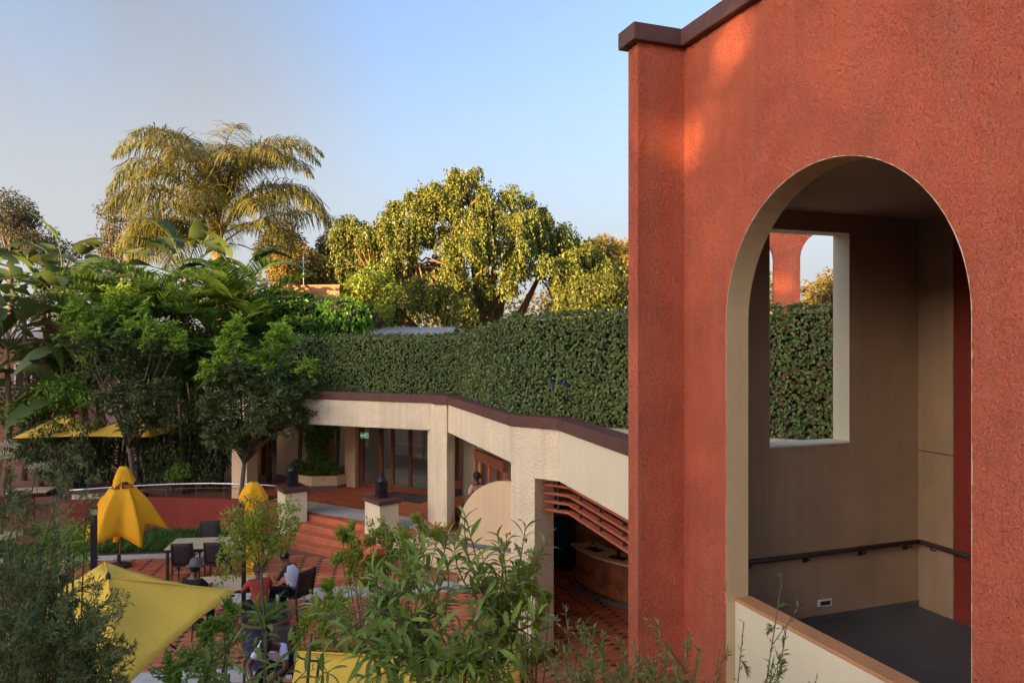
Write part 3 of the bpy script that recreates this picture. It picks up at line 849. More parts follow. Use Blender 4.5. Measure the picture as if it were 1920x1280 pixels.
# timber screen under the sloping eaves behind the quarter-round wall
s0, s1 = Vector((-0.95, 18.55)), Vector((-0.2, 16.75))
MB().path_wall([tuple(s0), tuple(s1)], 0.0, 0.12, 2.55, 2.78).build('timber_beam', M['wood'], ter)
for k in range(5):
    p = s0.lerp(s1, k/4.0); 
    MB().obox((p.x+0.06, p.y, 1.57), (0.09, 0.09, 1.95), R(-70)).build('timber_post', M['woodlight'] if k % 2 == 0 else M['wood'], ter)
MB().path_wall([(-1.62, 20.35), tuple(s0)], 0.04, 0.05, TERR+0.35, 3.1).build('window_pane', M['glass'], ter)
MB().path_wall([(-1.62, 20.35), tuple(s0)], 0.0, 0.1, TERR, TERR+0.35).build('window_base', M['wood'], ter)
MB().path_wall([tuple(s0+Vector((0.3,0.3))), tuple(s1+Vector((0.25,0.5)))], 0.9, 1.0, TERR, 3.2).build('room_partition', M['rustwall'], ter)

# quarter-round wall
qw = thing('quarter_round_wall', 'cream garden wall with a quarter round top beside the roughcast column', 'wall', (-0.7, 17, 0))
MQ = Matrix.Translation((-1.16, 16.45, 0)) @ Matrix.Rotation(R(-24), 4, 'Z')
r_ = 1.10
prof = [(0, -0.7), (0, 1.38)] + [(r_-r_*math.cos(R(a)), 1.38+r_*math.sin(R(a))) for a in range(6, 91, 6)] + [(1.42, 2.48), (1.42, -0.7)]
b = MB(MQ); b.prism_y(prof, 0, 0.16); b.build('wall_slab', M['beige'], qw, bevel=0.008)
b = MB(MQ); b.prism_y([(-0.003,0.98),(1.42,0.98),(1.42,1.08),(-0.003,1.08)], -0.006, 0.0); b.build('upper_band', M['greyband'], qw)
b = MB(MQ); b.prism_y([(-0.003,0.0),(1.42,0.0),(1.42,0.11),(-0.003,0.11)], -0.006, 0.0); b.build('lower_band', M['greyband'], qw)
# edge wall of the terrace from the pedestal to the quarter-round wall
ewl = MB().path_wall([(-3.0, 18.9), (-1.15, 17.85)], -0.02, 0.16, -0.1, TERR+0.02).build('terrace_edge_wall', M['beige'])
tag(ewl, 'low beige edge of the terrace behind the yellow-green bush', 'wall')
# wall between courtyard and the lower bar floor
dw = MB().path_wall([(-0.6, 9.0), (-0.6, 14.2), (-0.25, 16.95)], -0.16, 0.02, -0.74, 0.02).build('level_change_edge', M['step'])
tag(dw, 'terracotta edge where the courtyard drops to the bar floor', 'kerb')

# hedge
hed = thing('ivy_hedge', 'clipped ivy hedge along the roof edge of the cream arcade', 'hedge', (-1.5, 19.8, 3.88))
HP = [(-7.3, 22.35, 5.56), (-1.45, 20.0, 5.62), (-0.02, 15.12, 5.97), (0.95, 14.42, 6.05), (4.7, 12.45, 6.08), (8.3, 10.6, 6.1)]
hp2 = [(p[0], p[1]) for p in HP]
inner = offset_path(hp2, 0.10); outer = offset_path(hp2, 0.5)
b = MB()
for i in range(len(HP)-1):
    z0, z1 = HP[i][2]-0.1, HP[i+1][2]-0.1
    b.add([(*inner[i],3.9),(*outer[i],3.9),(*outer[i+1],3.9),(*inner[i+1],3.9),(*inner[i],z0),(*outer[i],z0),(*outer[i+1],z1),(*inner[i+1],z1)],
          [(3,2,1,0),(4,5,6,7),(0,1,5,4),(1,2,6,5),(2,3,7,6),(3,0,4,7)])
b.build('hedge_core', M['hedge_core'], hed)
rng = np.random.default_rng(11)
Ps, Ds, Ns, Ls = [], [], [], []
for i in range(len(HP)-1):
    a, c = Vector(hp2[i]), Vector(hp2[i+1]); ln = (c-a).length
    t = (c-a)/ln; nv = np.array([t.y, -t.x, 0.0])   # outward, towards the courtyard
    near = i >= 2
    dens = 900 if near else 800
    nl = int(dens*ln*(HP[i][2]+HP[i+1][2]-7.8)/2)
    s = rng.uniform(0, 1, nl); top = HP[i][2]+(HP[i+1][2]-HP[i][2])*s
    z = 3.93 + (top-3.93)*rng.uniform(0, 1, nl)
    bulge = 0.012*np.sin(s*ln*2.1+i)+0.010*np.sin(z*5+s*ln*3.3) + rng.normal(0, 0.016, nl)
    base = np.stack([a.x+(c.x-a.x)*s, a.y+(c.y-a.y)*s, z], 1) + nv*(0.02+bulge)[:, None]
    tl = np.array([t.x, t.y, 0.0])
    d = tl*rng.normal(0, 0.7, nl)[:, None] + np.array([0,0,-1.0])*rng.uniform(0.1, 1.0, nl)[:, None] + nv*rng.uniform(0.05, 0.6, nl)[:, None]
    nn_ = nv*rng.uniform(0.5, 1.0, nl)[:, None] + np.array([0,0,1.0])*rng.uniform(0.1, 0.9, nl)[:, None] + tl*rng.normal(0, 0.4, nl)[:, None]
    Ps.append(base); Ds.append(d); Ns.append(nn_); Ls.append(rng.uniform(0.045, 0.082, nl))
    nt_ = int(380*ln*0.55)
    s = rng.uniform(0, 1, nt_); top = HP[i][2]+(HP[i+1][2]-HP[i][2])*s
    base = np.stack([a.x+(c.x-a.x)*s, a.y+(c.y-a.y)*s, top-0.06+np.abs(rng.normal(0, 0.05, nt_))+(rng.random(nt_) < 0.03)*rng.uniform(0, 0.12, nt_)], 1) - nv*rng.uniform(-0.03, 0.5, nt_)[:, None]
    d = rng.normal(0, 1, (nt_, 3)); d[:, 2] = np.abs(d[:, 2])*0.8
    Ps.append(base); Ds.append(d); Ns.append(rng.normal(0, 0.5, (nt_, 3))+np.array([0,0,1])); Ls.append(rng.uniform(0.06, 0.11, nt_))
Ps, Ds, Ns, Ls = map(np.concatenate, (Ps, Ds, Ns, Ls))
selr = (rng.uniform(0, 1, len(Ps)) < np.where(Ps[:, 0] > 2.4, 0.16, 0.025))
leaves('foliage', Ps[~selr], Ds[~selr], Ns[~selr], Ls[~selr], Ls[~selr]*0.85, M['ivy'], hed, wide=0.38)
leaves('reddened_leaves', Ps[selr], Ds[selr], Ns[selr], Ls[selr], Ls[selr]*0.85, M['ivy_red'], hed, wide=0.38)
M['bluerag'] = cloth('blue_plastic', (0.02, 0.04, 0.13))
rg = thing('plastic_scrap', 'small torn blue plastic scrap caught in the hedge', 'litter', P(1038, 735, 13.9))
for (qx, qy, w_, h_) in ((1037, 722, 0.05, 0.22), (1051, 716, 0.09, 0.10), (1062, 720, 0.08, 0.07)):
    p = P(qx, qy, 13.86 - (qx-1037)*0.006)
    b = MB(); b.add([p+Vector((-w_*.5,0,-h_*.5)), p+Vector((w_*.2,-0.03,-h_*.45)), p+Vector((w_*.6,0.0,h_*.4)), p+Vector((0,-0.05,h_*.5)), p+Vector((-w_*.4,-0.02,h_*.1))], [(0,1,2,3,4)])
    b.build('torn_piece', M['bluerag'], rg)

# ------------------------------------------------------------------ steps, pedestals, lanterns
st = thing('entrance_steps', 'terracotta steps rising between the two lantern pedestals', 'steps', (-5, 19.4, 0))
sa = math.atan2(T_DIR.y, T_DIR.x)
for k in range(4):
    a = Vector((-6.32, 20.05)) + T_N*0.35*k; c = Vector((-3.55, 18.27)) + T_N*0.35*k
    dep = 0.37 if k < 3 else 0.34
    poly = [a, c, c+T_N*dep, a+T_N*dep]
    z1 = 0.15*(k+1) if k < 3 else TERR-0.004
    MB().prism([tuple(p) for p in poly], -0.1 if k == 0 else 0.15*k-0.04, z1).build('step', M['step'], st, bevel=0.012)

def pedestal(label, near, size, ang, z0, z1, capz=0.11, extra=0.05):
    t = thing('lantern_pedestal', label, 'pedestal', (near.x, near.y, z0), 'brown capped cream pedestals')
    ca, sa_ = math.cos(ang), math.sin(ang)
    ex = Vector((ca, sa_)); ey = Vector((-sa_, ca))
    n2 = Vector((near.x, near.y))
    body = [n2, n2+ex*size[0], n2+ex*size[0]+ey*size[1], n2+ey*size[1]]
    MB().prism([tuple(p) for p in body], z0, z1).build('body', M['cream_smooth'] , t, bevel=0.012)
    e = extra
    cap = [n2-ex*e-ey*e, n2+ex*(size[0]+e)-ey*e, n2+ex*(size[0]+e)+ey*(size[1]+e), n2-ex*e+ey*(size[1]+e)]
    MB().prism([tuple(p) for p in cap], z1, z1+capz).build('cap', M['brown'], t, bevel=0.012)
    e = 0.012
    sk = [n2-ex*e-ey*e, n2+ex*(size[0]+e)-ey*e, n2+ex*(size[0]+e)+ey*(size[1]+e), n2-ex*e+ey*(size[1]+e)]
    MB().prism([tuple(p) for p in sk], z0, z0+0.1).build('skirting', M['step'], t)
    return n2 + ex*size[0]/2 + ey*size[1]/2
pa_ = R(33)
c1 = pedestal('cream pedestal with brown cap left of the steps, lantern on top', P(534, 1000, 20.45), (0.62, 0.72), pa_, 0.0, 1.29)
c2 = pedestal('cream pedestal with brown cap right of the steps, lantern on top', P(712, 1000, 18.9), (0.55, 0.80), pa_+R(6), 0.0, 1.31)
c3 = pedestal('long cream pedestal with brown cap behind the half folded umbrella', P(134, 1000, 21.6), (1.7, 0.75), R(10), 0.0, 1.05)

def lantern(label, c, z, s):
    t = thing('lantern', label, 'lantern', (c.x, c.y, z), 'black metal lanterns')
    o = Vector((c.x, c.y, z)); rot = pa_
    w = 0.15*s
    b = MB(); b.lathe([(w*1.42, 0.03*s), (w*1.42, 0.07*s), (w*1.3, 0.08*s)], o, 4, None); b.build('base', M['black'], t)
    for k in range(4):
        a = rot + math.pi/4 + k*math.pi/2
        p = o + Vector((math.cos(a), math.sin(a), 0))*w*1.3
        MB().tube([p+Vector((0,0,0.0)), p+Vector((0,0,0.46*s))], 0.018*s, 6).build('corner_post', M['black'], t)
        MB().ellipsoid(p+Vector((0,0,0.49*s)), 0.022*s, 0.022*s, 0.03*s, 8, 6).build('knob', M['black'], t)
    for k in range(4):
        a = rot + k*math.pi/2
        cdir = Vector((math.cos(a), math.sin(a), 0)); sd = Vector((-math.sin(a), math.cos(a), 0))
        pc = o + cdir*w*0.93
        b = MB()
        ww = w*0.86
        # pierced panel: frame bars and a lattice of diamonds
        for u0, u1, z0, z1 in ((-1,-0.8,0.08,0.42),(0.8,1,0.08,0.42),(-0.8,0.8,0.08,0.13),(-0.8,0.8,0.37,0.42),(-0.08,0.08,0.13,0.37)):
            b.add([pc+sd*ww*u0+Vector((0,0,z0*s)), pc+sd*ww*u1+Vector((0,0,z0*s)), pc+sd*ww*u1+Vector((0,0,z1*s)), pc+sd*ww*u0+Vector((0,0,z1*s))], [(0,1,2,3)])
        for zz in (0.17, 0.23, 0.29, 0.34):
            b.tube([pc+sd*ww*-0.8+Vector((0,0,zz*s)), pc+sd*ww*0.8+Vector((0,0,(zz+0.03)*s))], 0.008*s, 4)
            b.tube([pc+sd*ww*0.8+Vector((0,0,zz*s)), pc+sd*ww*-0.8+Vector((0,0,(zz+0.03)*s))], 0.008*s, 4)
        b.build('pierced_panel', M['black'], t)
    MB().lathe([(w*0.6, 0.08*s), (w*0.6, 0.42*s)], o, 12).build('inner_glass', M['blackpaint'], t)
    MB().lathe([(w*1.30, 0.42*s), (w*1.30, 0.455*s), (w*1.1, 0.46*s)], o, 4).build('shoulder', M['black'], t)
    dome = MB().lathe([(w*1.02, 0.455*s), (w*1.06, 0.50*s), (w*0.98, 0.56*s), (w*0.78, 0.62*s), (w*0.45, 0.665*s), (w*0.15, 0.685*s), (w*0.1, 0.70*s)], o, 20).build('dome', M['black'], t, smooth=True)
    MB().lathe([(0.012*s, 0.69*s), (0.03*s, 0.72*s), (0.012*s, 0.745*s), (0.022*s, 0.765*s), (0.008*s, 0.79*s), (0.004*s, 0.84*s)], o, 10).build('finial', M['black'], t, smooth=True)
lantern('black domed metal lantern on the pedestal left of the steps', Vector((c1.x, c1.y)), 1.40, 0.86)
lantern('black domed metal lantern on the pedestal right of the steps', Vector((c2.x, c2.y)), 1.42, 0.82)

# exit sign
p = P(683.5, 816, 20.9)
es = thing('exit_sign', 'small green exit sign with white arrow hanging under the cream fascia', 'sign', p)
MS = Matrix.Translation(p) @ Matrix.Rotation(R(-16), 4, 'Z')
b = MB(MS); b.box(-0.135, 0.135, -0.012, 0.012, -0.085, 0.085); b.build('panel', M['signgreen'], es, bevel=0.004)
ar = [(-0.12,0),(-0.075,0.045),(-0.075,0.018),(-0.035,0.018),(-0.035,-0.018),(-0.075,-0.018),(-0.075,-0.045)]
b = MB(MS); b.prism_y(ar, -0.016, -0.0125); b.build('arrow', M['white'], es)
b = MB(MS)
b.prism_y([(0.03+0.015*math.cos(R(a)), 0.055+0.015*math.sin(R(a))) for a in range(0, 360, 45)], -0.016, -0.0125)
b.prism_y([(0.005,0.034),(0.04,0.038),(0.065,0.012),(0.056,0.004),(0.04,0.018),(0.03,-0.012),(0.05,-0.04),(0.044,-0.072),(0.03,-0.068),(0.034,-0.042),(0.012,-0.018),(-0.002,-0.045),(-0.03,-0.048),(-0.03,-0.034),(-0.012,-0.034),(0.004,0.0),(0.008,0.02),(-0.008,0.012),(-0.014,-0.006),(-0.024,-0.002),(-0.016,0.024)], -0.016, -0.0125)
b.build('running_figure', M['white'], es)
b = MB(MS)
for f in ((0.075,0.125,-0.07,-0.06),(0.075,0.085,-0.06,0.07),(0.115,0.125,-0.06,0.07),(0.085,0.115,0.06,0.07)):
    b.prism_y([(f[0],f[2]),(f[1],f[2]),(f[1],f[3]),(f[0],f[3])], -0.016, -0.0125)
b.build('door_outline', M['white'], es)
b = MB(MS); b.tube([(-0.09,0,0.085),(-0.09,0,0.42)], 0.005, 5); b.tube([(0.09,0,0.085),(0.09,0,0.42)], 0.005, 5); b.build('hanger', M['blackpaint'], es)

# door mat
m0, m1 = K(742), K(826)
dm = MB().prism([tuple(m0-kn*0.15), tuple(m1-kn*0.15), tuple(m1-kn*1.15), tuple(m0-kn*1.15)], TERR+0.003, TERR+0.018).build('door_mat', M['blackpaint'])
tag(dm, 'black door mat in front of the glass doors', 'mat')

# planter under the arcade with ferns and a climbing vine
pc = [K(566)-kn*0.02, K(566)-kn*0.45, K(597)-kn*1.0, K(622)-kn*1.0, K(652)-kn*0.55, K(655)-kn*0.02]
plt = thing('wall_planter', 'angular beige planter box against the arcade wall', 'planter', (K(610).x, K(610).y, TERR))
MB().prism([tuple(p) for p in pc], TERR+0.1, TERR+0.42).build('box', M['beige'], plt, bevel=0.01)
MB().prism([tuple(K(610)+(p-K(610))*1.015) for p in pc], TERR, TERR+0.1).build('grey_base', M['greyband'], plt)
pcc = sum(pc, Vector((0, 0)))/6
MB().prism([tuple(pcc+(p-pcc)*0.9) for p in pc], TERR+0.42, TERR+0.43).build('soil', M['soil'], plt)
def scatter_leaves(rng, c, rad, n, L, W, up=0.3):
    u = nrm(rng.normal(0, 1, (n, 3))); r = rng.uniform(0.35, 1, (n, 1))**0.6
    p = np.array(c) + u*r*np.array(rad)
    d = u*0.8 + rng.normal(0, 0.6, (n, 3)); d[:, 2] += up-0.5
    nn_ = rng.normal(0, 0.5, (n, 3)) + np.array([0, 0, 1.0]) + u*0.4
    return p, d, nn_, rng.uniform(0.7, 1.2, n)*L, rng.uniform(0.8, 1.2, n)*W
def foliage(name, sets, m, parent, **k):
    cs = [np.concatenate(x) for x in zip(*sets)]
    return leaves(name, cs[0], cs[1], cs[2], cs[3], cs[4], m, parent, **k)
rng = np.random.default_rng(21)
pf = thing('planter_ferns', 'low green ferns filling the angular beige planter', 'plant', (pcc.x, pcc.y, TERR+0.42))
foliage('foliage', [scatter_leaves(rng, (q.x, q.y, TERR+0.5), (0.42, 0.3, 0.28), 450, 0.18, 0.05, 0.8) for q in (pcc-kd*0.6, pcc, pcc+kd*0.5)], M['mid'], pf)
vn = thing('climbing_vine', 'dark green vine climbing the alcove wall under the arcade', 'vine', (K(595).x, K(595).y, TERR+0.4))
sets = []
for (qx, zz, rx, rz, n) in ((565, 2.85, 0.5, 0.25, 400), (590, 2.75, 0.6, 0.35, 700), (612, 2.5, 0.5, 0.5, 700), (600, 2.1, 0.4, 0.5, 500), (606, 1.6, 0.35, 0.5, 400), (612, 1.2, 0.35, 0.3, 300), (630, 2.8, 0.5, 0.3, 400)):
    q = K(qx)-kn*0.25
    sets.append(scatter_leaves(rng, (q.x, q.y, zz), (rx, 0.25, rz), n, 0.13, 0.08, -0.2))
foliage('foliage', sets, M['mid'], vn)
b = MB()
for qx in (603, 609, 614):
    q = K(qx)-kn*0.12; b.tube([(q.x, q.y, TERR+0.4), (q.x+0.05, q.y-0.03, 1.6), (q.x-0.05, q.y, 2.9)], 0.02, 5)
b.build('stem', M['bark'], vn)

# curved red retaining wall and its handrail
rw_pts = []
for i in range(15):
    s = i/14
    x = -12.6 + 6.0*s
    rw_pts.append((x, 21.20 + 0.38*math.sin(math.pi*min(1, (x+12.6)/4.6)*0.9) - (0.0 if x < -8.3 else 0.10*(x+8.3)**2)))
rwl = thing('red_retaining_wall', 'curved red painted retaining wall behind the lawn strip', 'wall', (-9.5, 21.3, 0))
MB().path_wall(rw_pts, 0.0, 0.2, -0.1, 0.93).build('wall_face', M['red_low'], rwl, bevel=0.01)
hrl = thing('terrace_handrail', 'long steel handrail with brown posts above the red retaining wall', 'handrail', (-9.5, 21.5, TERR))
rp = offset_path(rw_pts, 0.12)
rail = [(p.x, p.y, 1.20+0.16*min(1, max(0, (p.x+12.6)/4.2))) for p in rp]
MB().tube(rail, 0.025, 8).build('top_rail', M['steel'], hrl, smooth=True)
MB().tube([(p[0], p[1], p[2]-0.13) for p in rail], 0.011, 5).build('mid_rail', M['rail_brown'], hrl)
for i in range(0, 15, 2):
    MB().tube([(rail[i][0], rail[i][1], 0.93), (rail[i][0], rail[i][1], rail[i][2]-0.02)], 0.014, 6).build('post', M['rail_brown'], hrl)

# ------------------------------------------------------------------ bar
def arc_front(t, off):
    p0_, p1_, p2_, p3_ = Vector((1.55, 18.9)), Vector((1.85, 17.75)), Vector((2.75, 16.85)), Vector((4.1, 16.5))
    a = p0_*(1-t)**3 + p1_*3*t*(1-t)**2 + p2_*3*t*t*(1-t) + p3_*t**3
    d = (-3*p0_*(1-t)**2 + p1_*(3*(1-t)**2-6*t*(1-t)) + p2_*(6*t*(1-t)-3*t*t) + p3_*3*t*t).normalized()
    return a + Vector((-d.y, d.x))*off
bar = thing('bar_counter', 'curved bar counter with pale top and mottled brown front under the louvres', 'counter', (2.2, 17.6, LOW))
fr = [tuple(arc_front(i/16, 0.0)) for i in range(17)]
MB().path_wall(fr, 0.08, 0.16, LOW+0.14, 0.30).build('front_panel', M['barfront'], bar)
ins = [tuple(arc_front(i/16, 0.62)) for i in range(17)]
poly = [tuple(arc_front(-0.02+i/16*1.02, -0.06)) for i in range(17)] + [tuple(arc_front(i/16, 0.66)) for i in range(17)][::-1]
MB().prism(poly, 0.305, 0.355).build('bar_top', M['bartop'], bar, bevel=0.01)
poly = [tuple(arc_front(i/16, 0.0)) for i in range(17)] + [tuple(arc_front(i/16, 0.6)) for i in range(17)][::-1]
MB().prism(poly, LOW, LOW+0.14).build('plinth_step', M['greyband'], bar)
MB().tube([(*arc_front(-0.03+i/16, -0.03), LOW+0.15) for i in range(17)], 0.028, 8).build('foot_rail', M['brass'], bar, smooth=True)
for i in (1, 6, 11, 15):
    q = arc_front(i/16, -0.02); MB().tube([(*q, LOW), (*q, LOW+0.14)], 0.012, 6).build('rail_post', M['brass'], bar)
for i, t in enumerate((0.20, 0.46)):
    q = arc_front(t, 0.26); d = arc_front(t+0.02, 0.26)-arc_front(t-0.02, 0.26)
    tr = MB().obox((q.x, q.y, 0.363), (0.42, 0.26, 0.014), math.atan2(d.y, d.x)+R(8)).build('bar_tray', M['blackpaint'], None, bevel=0.003)
    tag(tr, ['black serving tray under the glass decanter at the near bar end', 'black serving tray farther along the bar top'][i], 'tray')
q = arc_front(0.17, 0.28)
dc = thing('decanter', 'clear glass decanter with stopper on a black bar tray', 'decanter', (q.x, q.y, 0.371))
MB().lathe([(0.07,0),(0.085,0.02),(0.085,0.06),(0.05,0.11),(0.025,0.13),(0.025,0.17),(0.04,0.18)], (q.x, q.y, 0.371), 14).build('bottle', M['clear'], dc, smooth=True)
MB().ellipsoid((q.x, q.y, 0.585), 0.032, 0.032, 0.04, 10, 7).build('stopper', M['clear'], dc, smooth=True)
q = arc_front(0.42, 0.42)
bt = thing('bottle', 'small dark bottle standing at the back of the bar top', 'bottle', (q.x, q.y, 0.356))
MB().lathe([(0.04,0),(0.042,0.10),(0.016,0.15),(0.016,0.20)], (q.x, q.y, 0.356), 12).build('body', M['darkfurn'], bt, smooth=True)
MB().lathe([(0.018,0.2),(0.018,0.225)], (q.x, q.y, 0.356), 10).build('cap', M['brass'], bt)
fr_c = P(1056, 1055, 20.35)
fg = thing('drinks_fridge', 'tall dark blue drinks fridge against the wall behind the bar', 'fridge', (fr_c.x, fr_c.y, LOW))
MF = Matrix.Translation((fr_c.x, fr_c.y, LOW)) @ Matrix.Rotation(R(-22), 4, 'Z')
M['fridge'] = mat('fridge_black', (0.012, 0.016, 0.024), 0.2, 3, 0.3)
M['fridgeblue'] = mat('fridge_panel_blue', (0.02, 0.06, 0.12), 0.3, 3, 0.25)
b = MB(MF); b.box(-0.29, 0.29, -0.28, 0.28, 0.05, 1.75); b.build('cabinet', M['fridge'], fg, bevel=0.015)
b = MB(MF); b.box(-0.22, 0.24, -0.30, -0.281, 0.62, 1.40); dg = b.build('door', M['fridgeblue'], fg, bevel=0.006)
b = MB(MF); b.tube([(-0.18,-0.33,0.75),(-0.18,-0.33,1.25)], 0.012, 6); b.build('handle', M['steel'], dg)
b = MB(MF); b.box(-0.22, 0.24, -0.295, -0.281, 1.45, 1.66); b.build('top_panel', M['greyband'], fg)
for sx in (-0.24, 0.24):
    b = MB(MF); b.box(sx-0.03, sx+0.03, -0.25, 0.25, 0, 0.05); b.build('foot', M['blackpaint'], fg)

# ------------------------------------------------------------------ umbrellas
rngu = random.Random(77)
def open_canopy(mb, c, corners, zs, apex, n=10, seed=0):
    rg_ = random.Random(seed)
    ap_ = Vector((c[0], c[1], apex))
    for k in range(4):
        q0_ = Vector((*corners[k], zs[k])); q1_ = Vector((*corners[(k+1)%4], zs[(k+1)%4]))
        vs_ = []; fs = []
        for i in range(n+1):
            a = i/n
            for j in range(n+1):
                t = j/n
                e = q0_.lerp(q1_, t)
                inw = (ap_-e); inw.z = 0; inw.normalize()
                e = e + inw*0.10*math.sin(math.pi*t)
                p = ap_.lerp(e, a)
                p.z -= 0.10*math.sin(math.pi*t)*math.sin(math.pi*a)*0.9 + 0.02*math.sin(math.pi*t)*a
                p.z += 0.008*math.sin(t*23+k*2+a*5)*a
                vs_.append(p)
        for i in range(n):
            for j in range(n):
                a0_ = i*(n+1)+j
                fs.append((a0_, a0_+n+1, a0_+n+2, a0_+1))
        mb.add(vs_, fs)
def open_umbrella(label, c, corners, zs, apex, z0, m, pole=True, seed=0):
    t = thing('open_umbrella', label, 'umbrella', (c[0], c[1], z0), 'open yellow umbrellas')
    b = MB(); open_canopy(b, c, corners, zs, apex, seed=seed); cn = b.build('canopy', M[m], t, smooth=True)
    cn.modifiers.new('thickness', 'SOLIDIFY').thickness = 0.004
    # stitched seams down the four hips
    for k in range(4):
        e = Vector((*corners[k], zs[k])); a = Vector((c[0], c[1], apex))
        MB().tube([a.lerp(e, s)+Vector((0,0,0.004)) for s in (0.02, 0.25, 0.5, 0.75, 1.0)], 0.008, 4).build('seam', M[m], t)
        MB().tube([a+Vector((0,0,-0.06)), a.lerp(e, 0.98)+Vector((0,0,-0.07))], 0.013, 5).build('rib', M['blackpaint'], t)
        mid = (e+Vector((*corners[(k+1)%4], zs[(k+1)%4])))/2
        MB().tube([a+Vector((0,0,-0.2)), a.lerp(mid, 0.86)+Vector((0,0,-0.26))], 0.011, 5).build('rib', M['blackpaint'], t)
    MB().tube([(c[0], c[1], z0), (c[0], c[1], apex+0.03)], 0.028, 8).build('pole', M['blackpaint'], t)
    MB().lathe([(0.02, 0.0), (0.03, 0.03), (0.01, 0.07)], (c[0], c[1], apex+0.0), 8).build('finial', M['blackpaint'], t)
    MB().lathe([(0.32, 0.0), (0.30, 0.05), (0.06, 0.09), (0.05, 0.3)], (c[0], c[1], z0+0.003), 14).build('base', M['blackpaint'], t)
    return t
# big one at lower left
cr = [(-3.46, 9.40), (-5.70, 10.45), (-5.90, 7.80), (-3.55, 6.75)]
cr_c = (-4.68, 8.65)
open_umbrella('large open square yellow umbrella at lower left behind the grey-green shrub', cr_c, cr, [2.40, 2.44, 2.4, 2.38], 2.80, 0.0, 'yellow2', seed=1)
cr = [(0.08, 7.22), (-2.02, 7.05), (-1.85, 4.9), (0.28, 5.05)]
open_umbrella('open yellow umbrella at the bottom edge behind the glossy shrub', (-0.9, 6.1), cr, [2.62, 2.62, 2.6, 2.6], 2.98, 0.0, 'yellow2', seed=2)
def corners_at(c, h, rot):
    return [(c[0]+h*math.sqrt(2)*math.cos(rot+k*math.pi/2), c[1]+h*math.sqrt(2)*math.sin(rot+k*math.pi/2)) for k in range(4)]
for px, py, Y, rot, lab in ((118, 800, 23.3, R(62), 'far open yellow umbrella left of the feathery tree'), (258, 806, 23.4, R(40), 'far open yellow umbrella half hidden behind the feathery tree')):
    p = P(px, py, Y)
    open_umbrella(lab, (p.x, p.y), corners_at((p.x, p.y), 1.05, rot), [2.60]*4, 3.15, TERR, 'yellow2', seed=int(px))

def pleated(prof, folds, depth, c, n=72, twist=0.0, phase=0.0, hem=0.0):
    """cloth of revolution gathered into folds, open below"""
    mb = MB(); m = len(prof); vs_ = []; fs = []
    for i, (r, z) in enumerate(prof):
        s = i/(m-1)
        for k in range(n):
            th = 2*math.pi*k/n
            w = 1.0-2.2*abs(math.sin(folds*th/2+phase+0.35*math.sin(2*th+1)))**0.8
            rr = r*(1+depth*(0.35+0.65*s)*w + 0.10*s*math.sin(th*1.0+phase) + 0.03*s*math.sin(th*11+6*s))
            zz = z - hem*s*s*(0.5+0.5*w) - hem*0.5*s*s*math.sin(3*th+phase*2)
            vs_.append(Vector(c)+Vector((rr*math.cos(th), rr*math.sin(th), zz)))
    for i in range(m-1):
        for k in range(n):
            fs.append((i*n+k, (i+1)*n+k, (i+1)*n+(k+1)%n, i*n+(k+1)%n))
    mb.add(vs_, fs); return mb
p = G(223, 1062, 0.0); up = Vector((p.x, p.y, 0))
hu = thing('half_folded_umbrella', 'half folded yellow umbrella with bare steel ribs by the red wall', 'umbrella', up)
tip = up + Vector((0.10, 0, 0))
pleated([(0.01, 2.44), (0.09, 2.43), (0.16, 2.34), (0.22, 2.22), (0.29, 2.07)], 4, 0.16, tip, phase=0.6, hem=0.06).build('top_hood', M['yellow'], hu, smooth=True)
prof = [(0.28, 1.93), (0.37, 1.80), (0.47, 1.68), (0.58, 1.48), (0.68, 1.27), (0.76, 1.06), (0.80, 0.96)]
cn = pleated(prof, 6, 0.26, tip, phase=2.2, hem=0.26, n=120).build('canopy', M['yellow'], hu, smooth=True)
cn.modifiers.new('thickness', 'SOLIDIFY').thickness = 0.004
pleated([(0.05, 1.3), (0.12, 1.0), (0.15, 0.72)], 3, 0.3, tip+Vector((-0.1,0.05,0)), n=36, hem=0.1).build('tie_wrap', M['yellow'], hu, smooth=True)
for k in range(8):
    a = k*math.pi/4 + 0.3
    d = Vector((math.cos(a), math.sin(a), 0))
    MB().tube([tip+Vector((0,0,2.36))+d*0.05, tip+Vector((0,0,2.02))+d*0.215, tip+Vector((0,0,1.80))+d*0.26], 0.011, 5).build('rib', M['steel'], hu)
MB().tube([up, tip+Vector((-0.02,0,1.2)), tip+Vector((0,0,2.45))], 0.024, 8).build('pole', M['rail_brown'], hu)
MB().tube([up+Vector((-0.46,0.1,0.5)), tip+Vector((-0.15,0,1.1))], 0.014, 6).build('strut', M['steel'], hu)
MB().lathe([(0.28, 0.0), (0.26, 0.06), (0.05, 0.09), (0.04, 0.3)], up, 14).build('base', M['blackpaint'], hu)

p = P(474, 905, 15.3); fp = Vector((p.x, p.y, 0))
fu = thing('folded_umbrella', 'furled yellow umbrella standing behind the potted tree', 'umbrella', fp)
pleated([(0.01, 2.62), (0.10, 2.60), (0.19, 2.48), (0.27, 2.32), (0.25, 2.22)], 5, 0.16, fp, phase=1.0, hem=0.06).build('top_hood', M['yellow'], fu, smooth=True)
pleated([(0.13, 2.3), (0.17, 2.0), (0.16, 1.6), (0.19, 1.2), (0.17, 0.85), (0.10, 0.7)], 6, 0.25, fp, phase=0.4, hem=0.08).build('canopy', M['yellow'], fu, smooth=True)
MB().tube([fp, fp+Vector((0,0,2.66))], 0.025, 8).build('pole', M['rail_brown'], fu)
MB().lathe([(0.28, 0.0), (0.26, 0.06), (0.05, 0.09), (0.04, 0.3)], fp, 14).build('base', M['blackpaint'], fu)

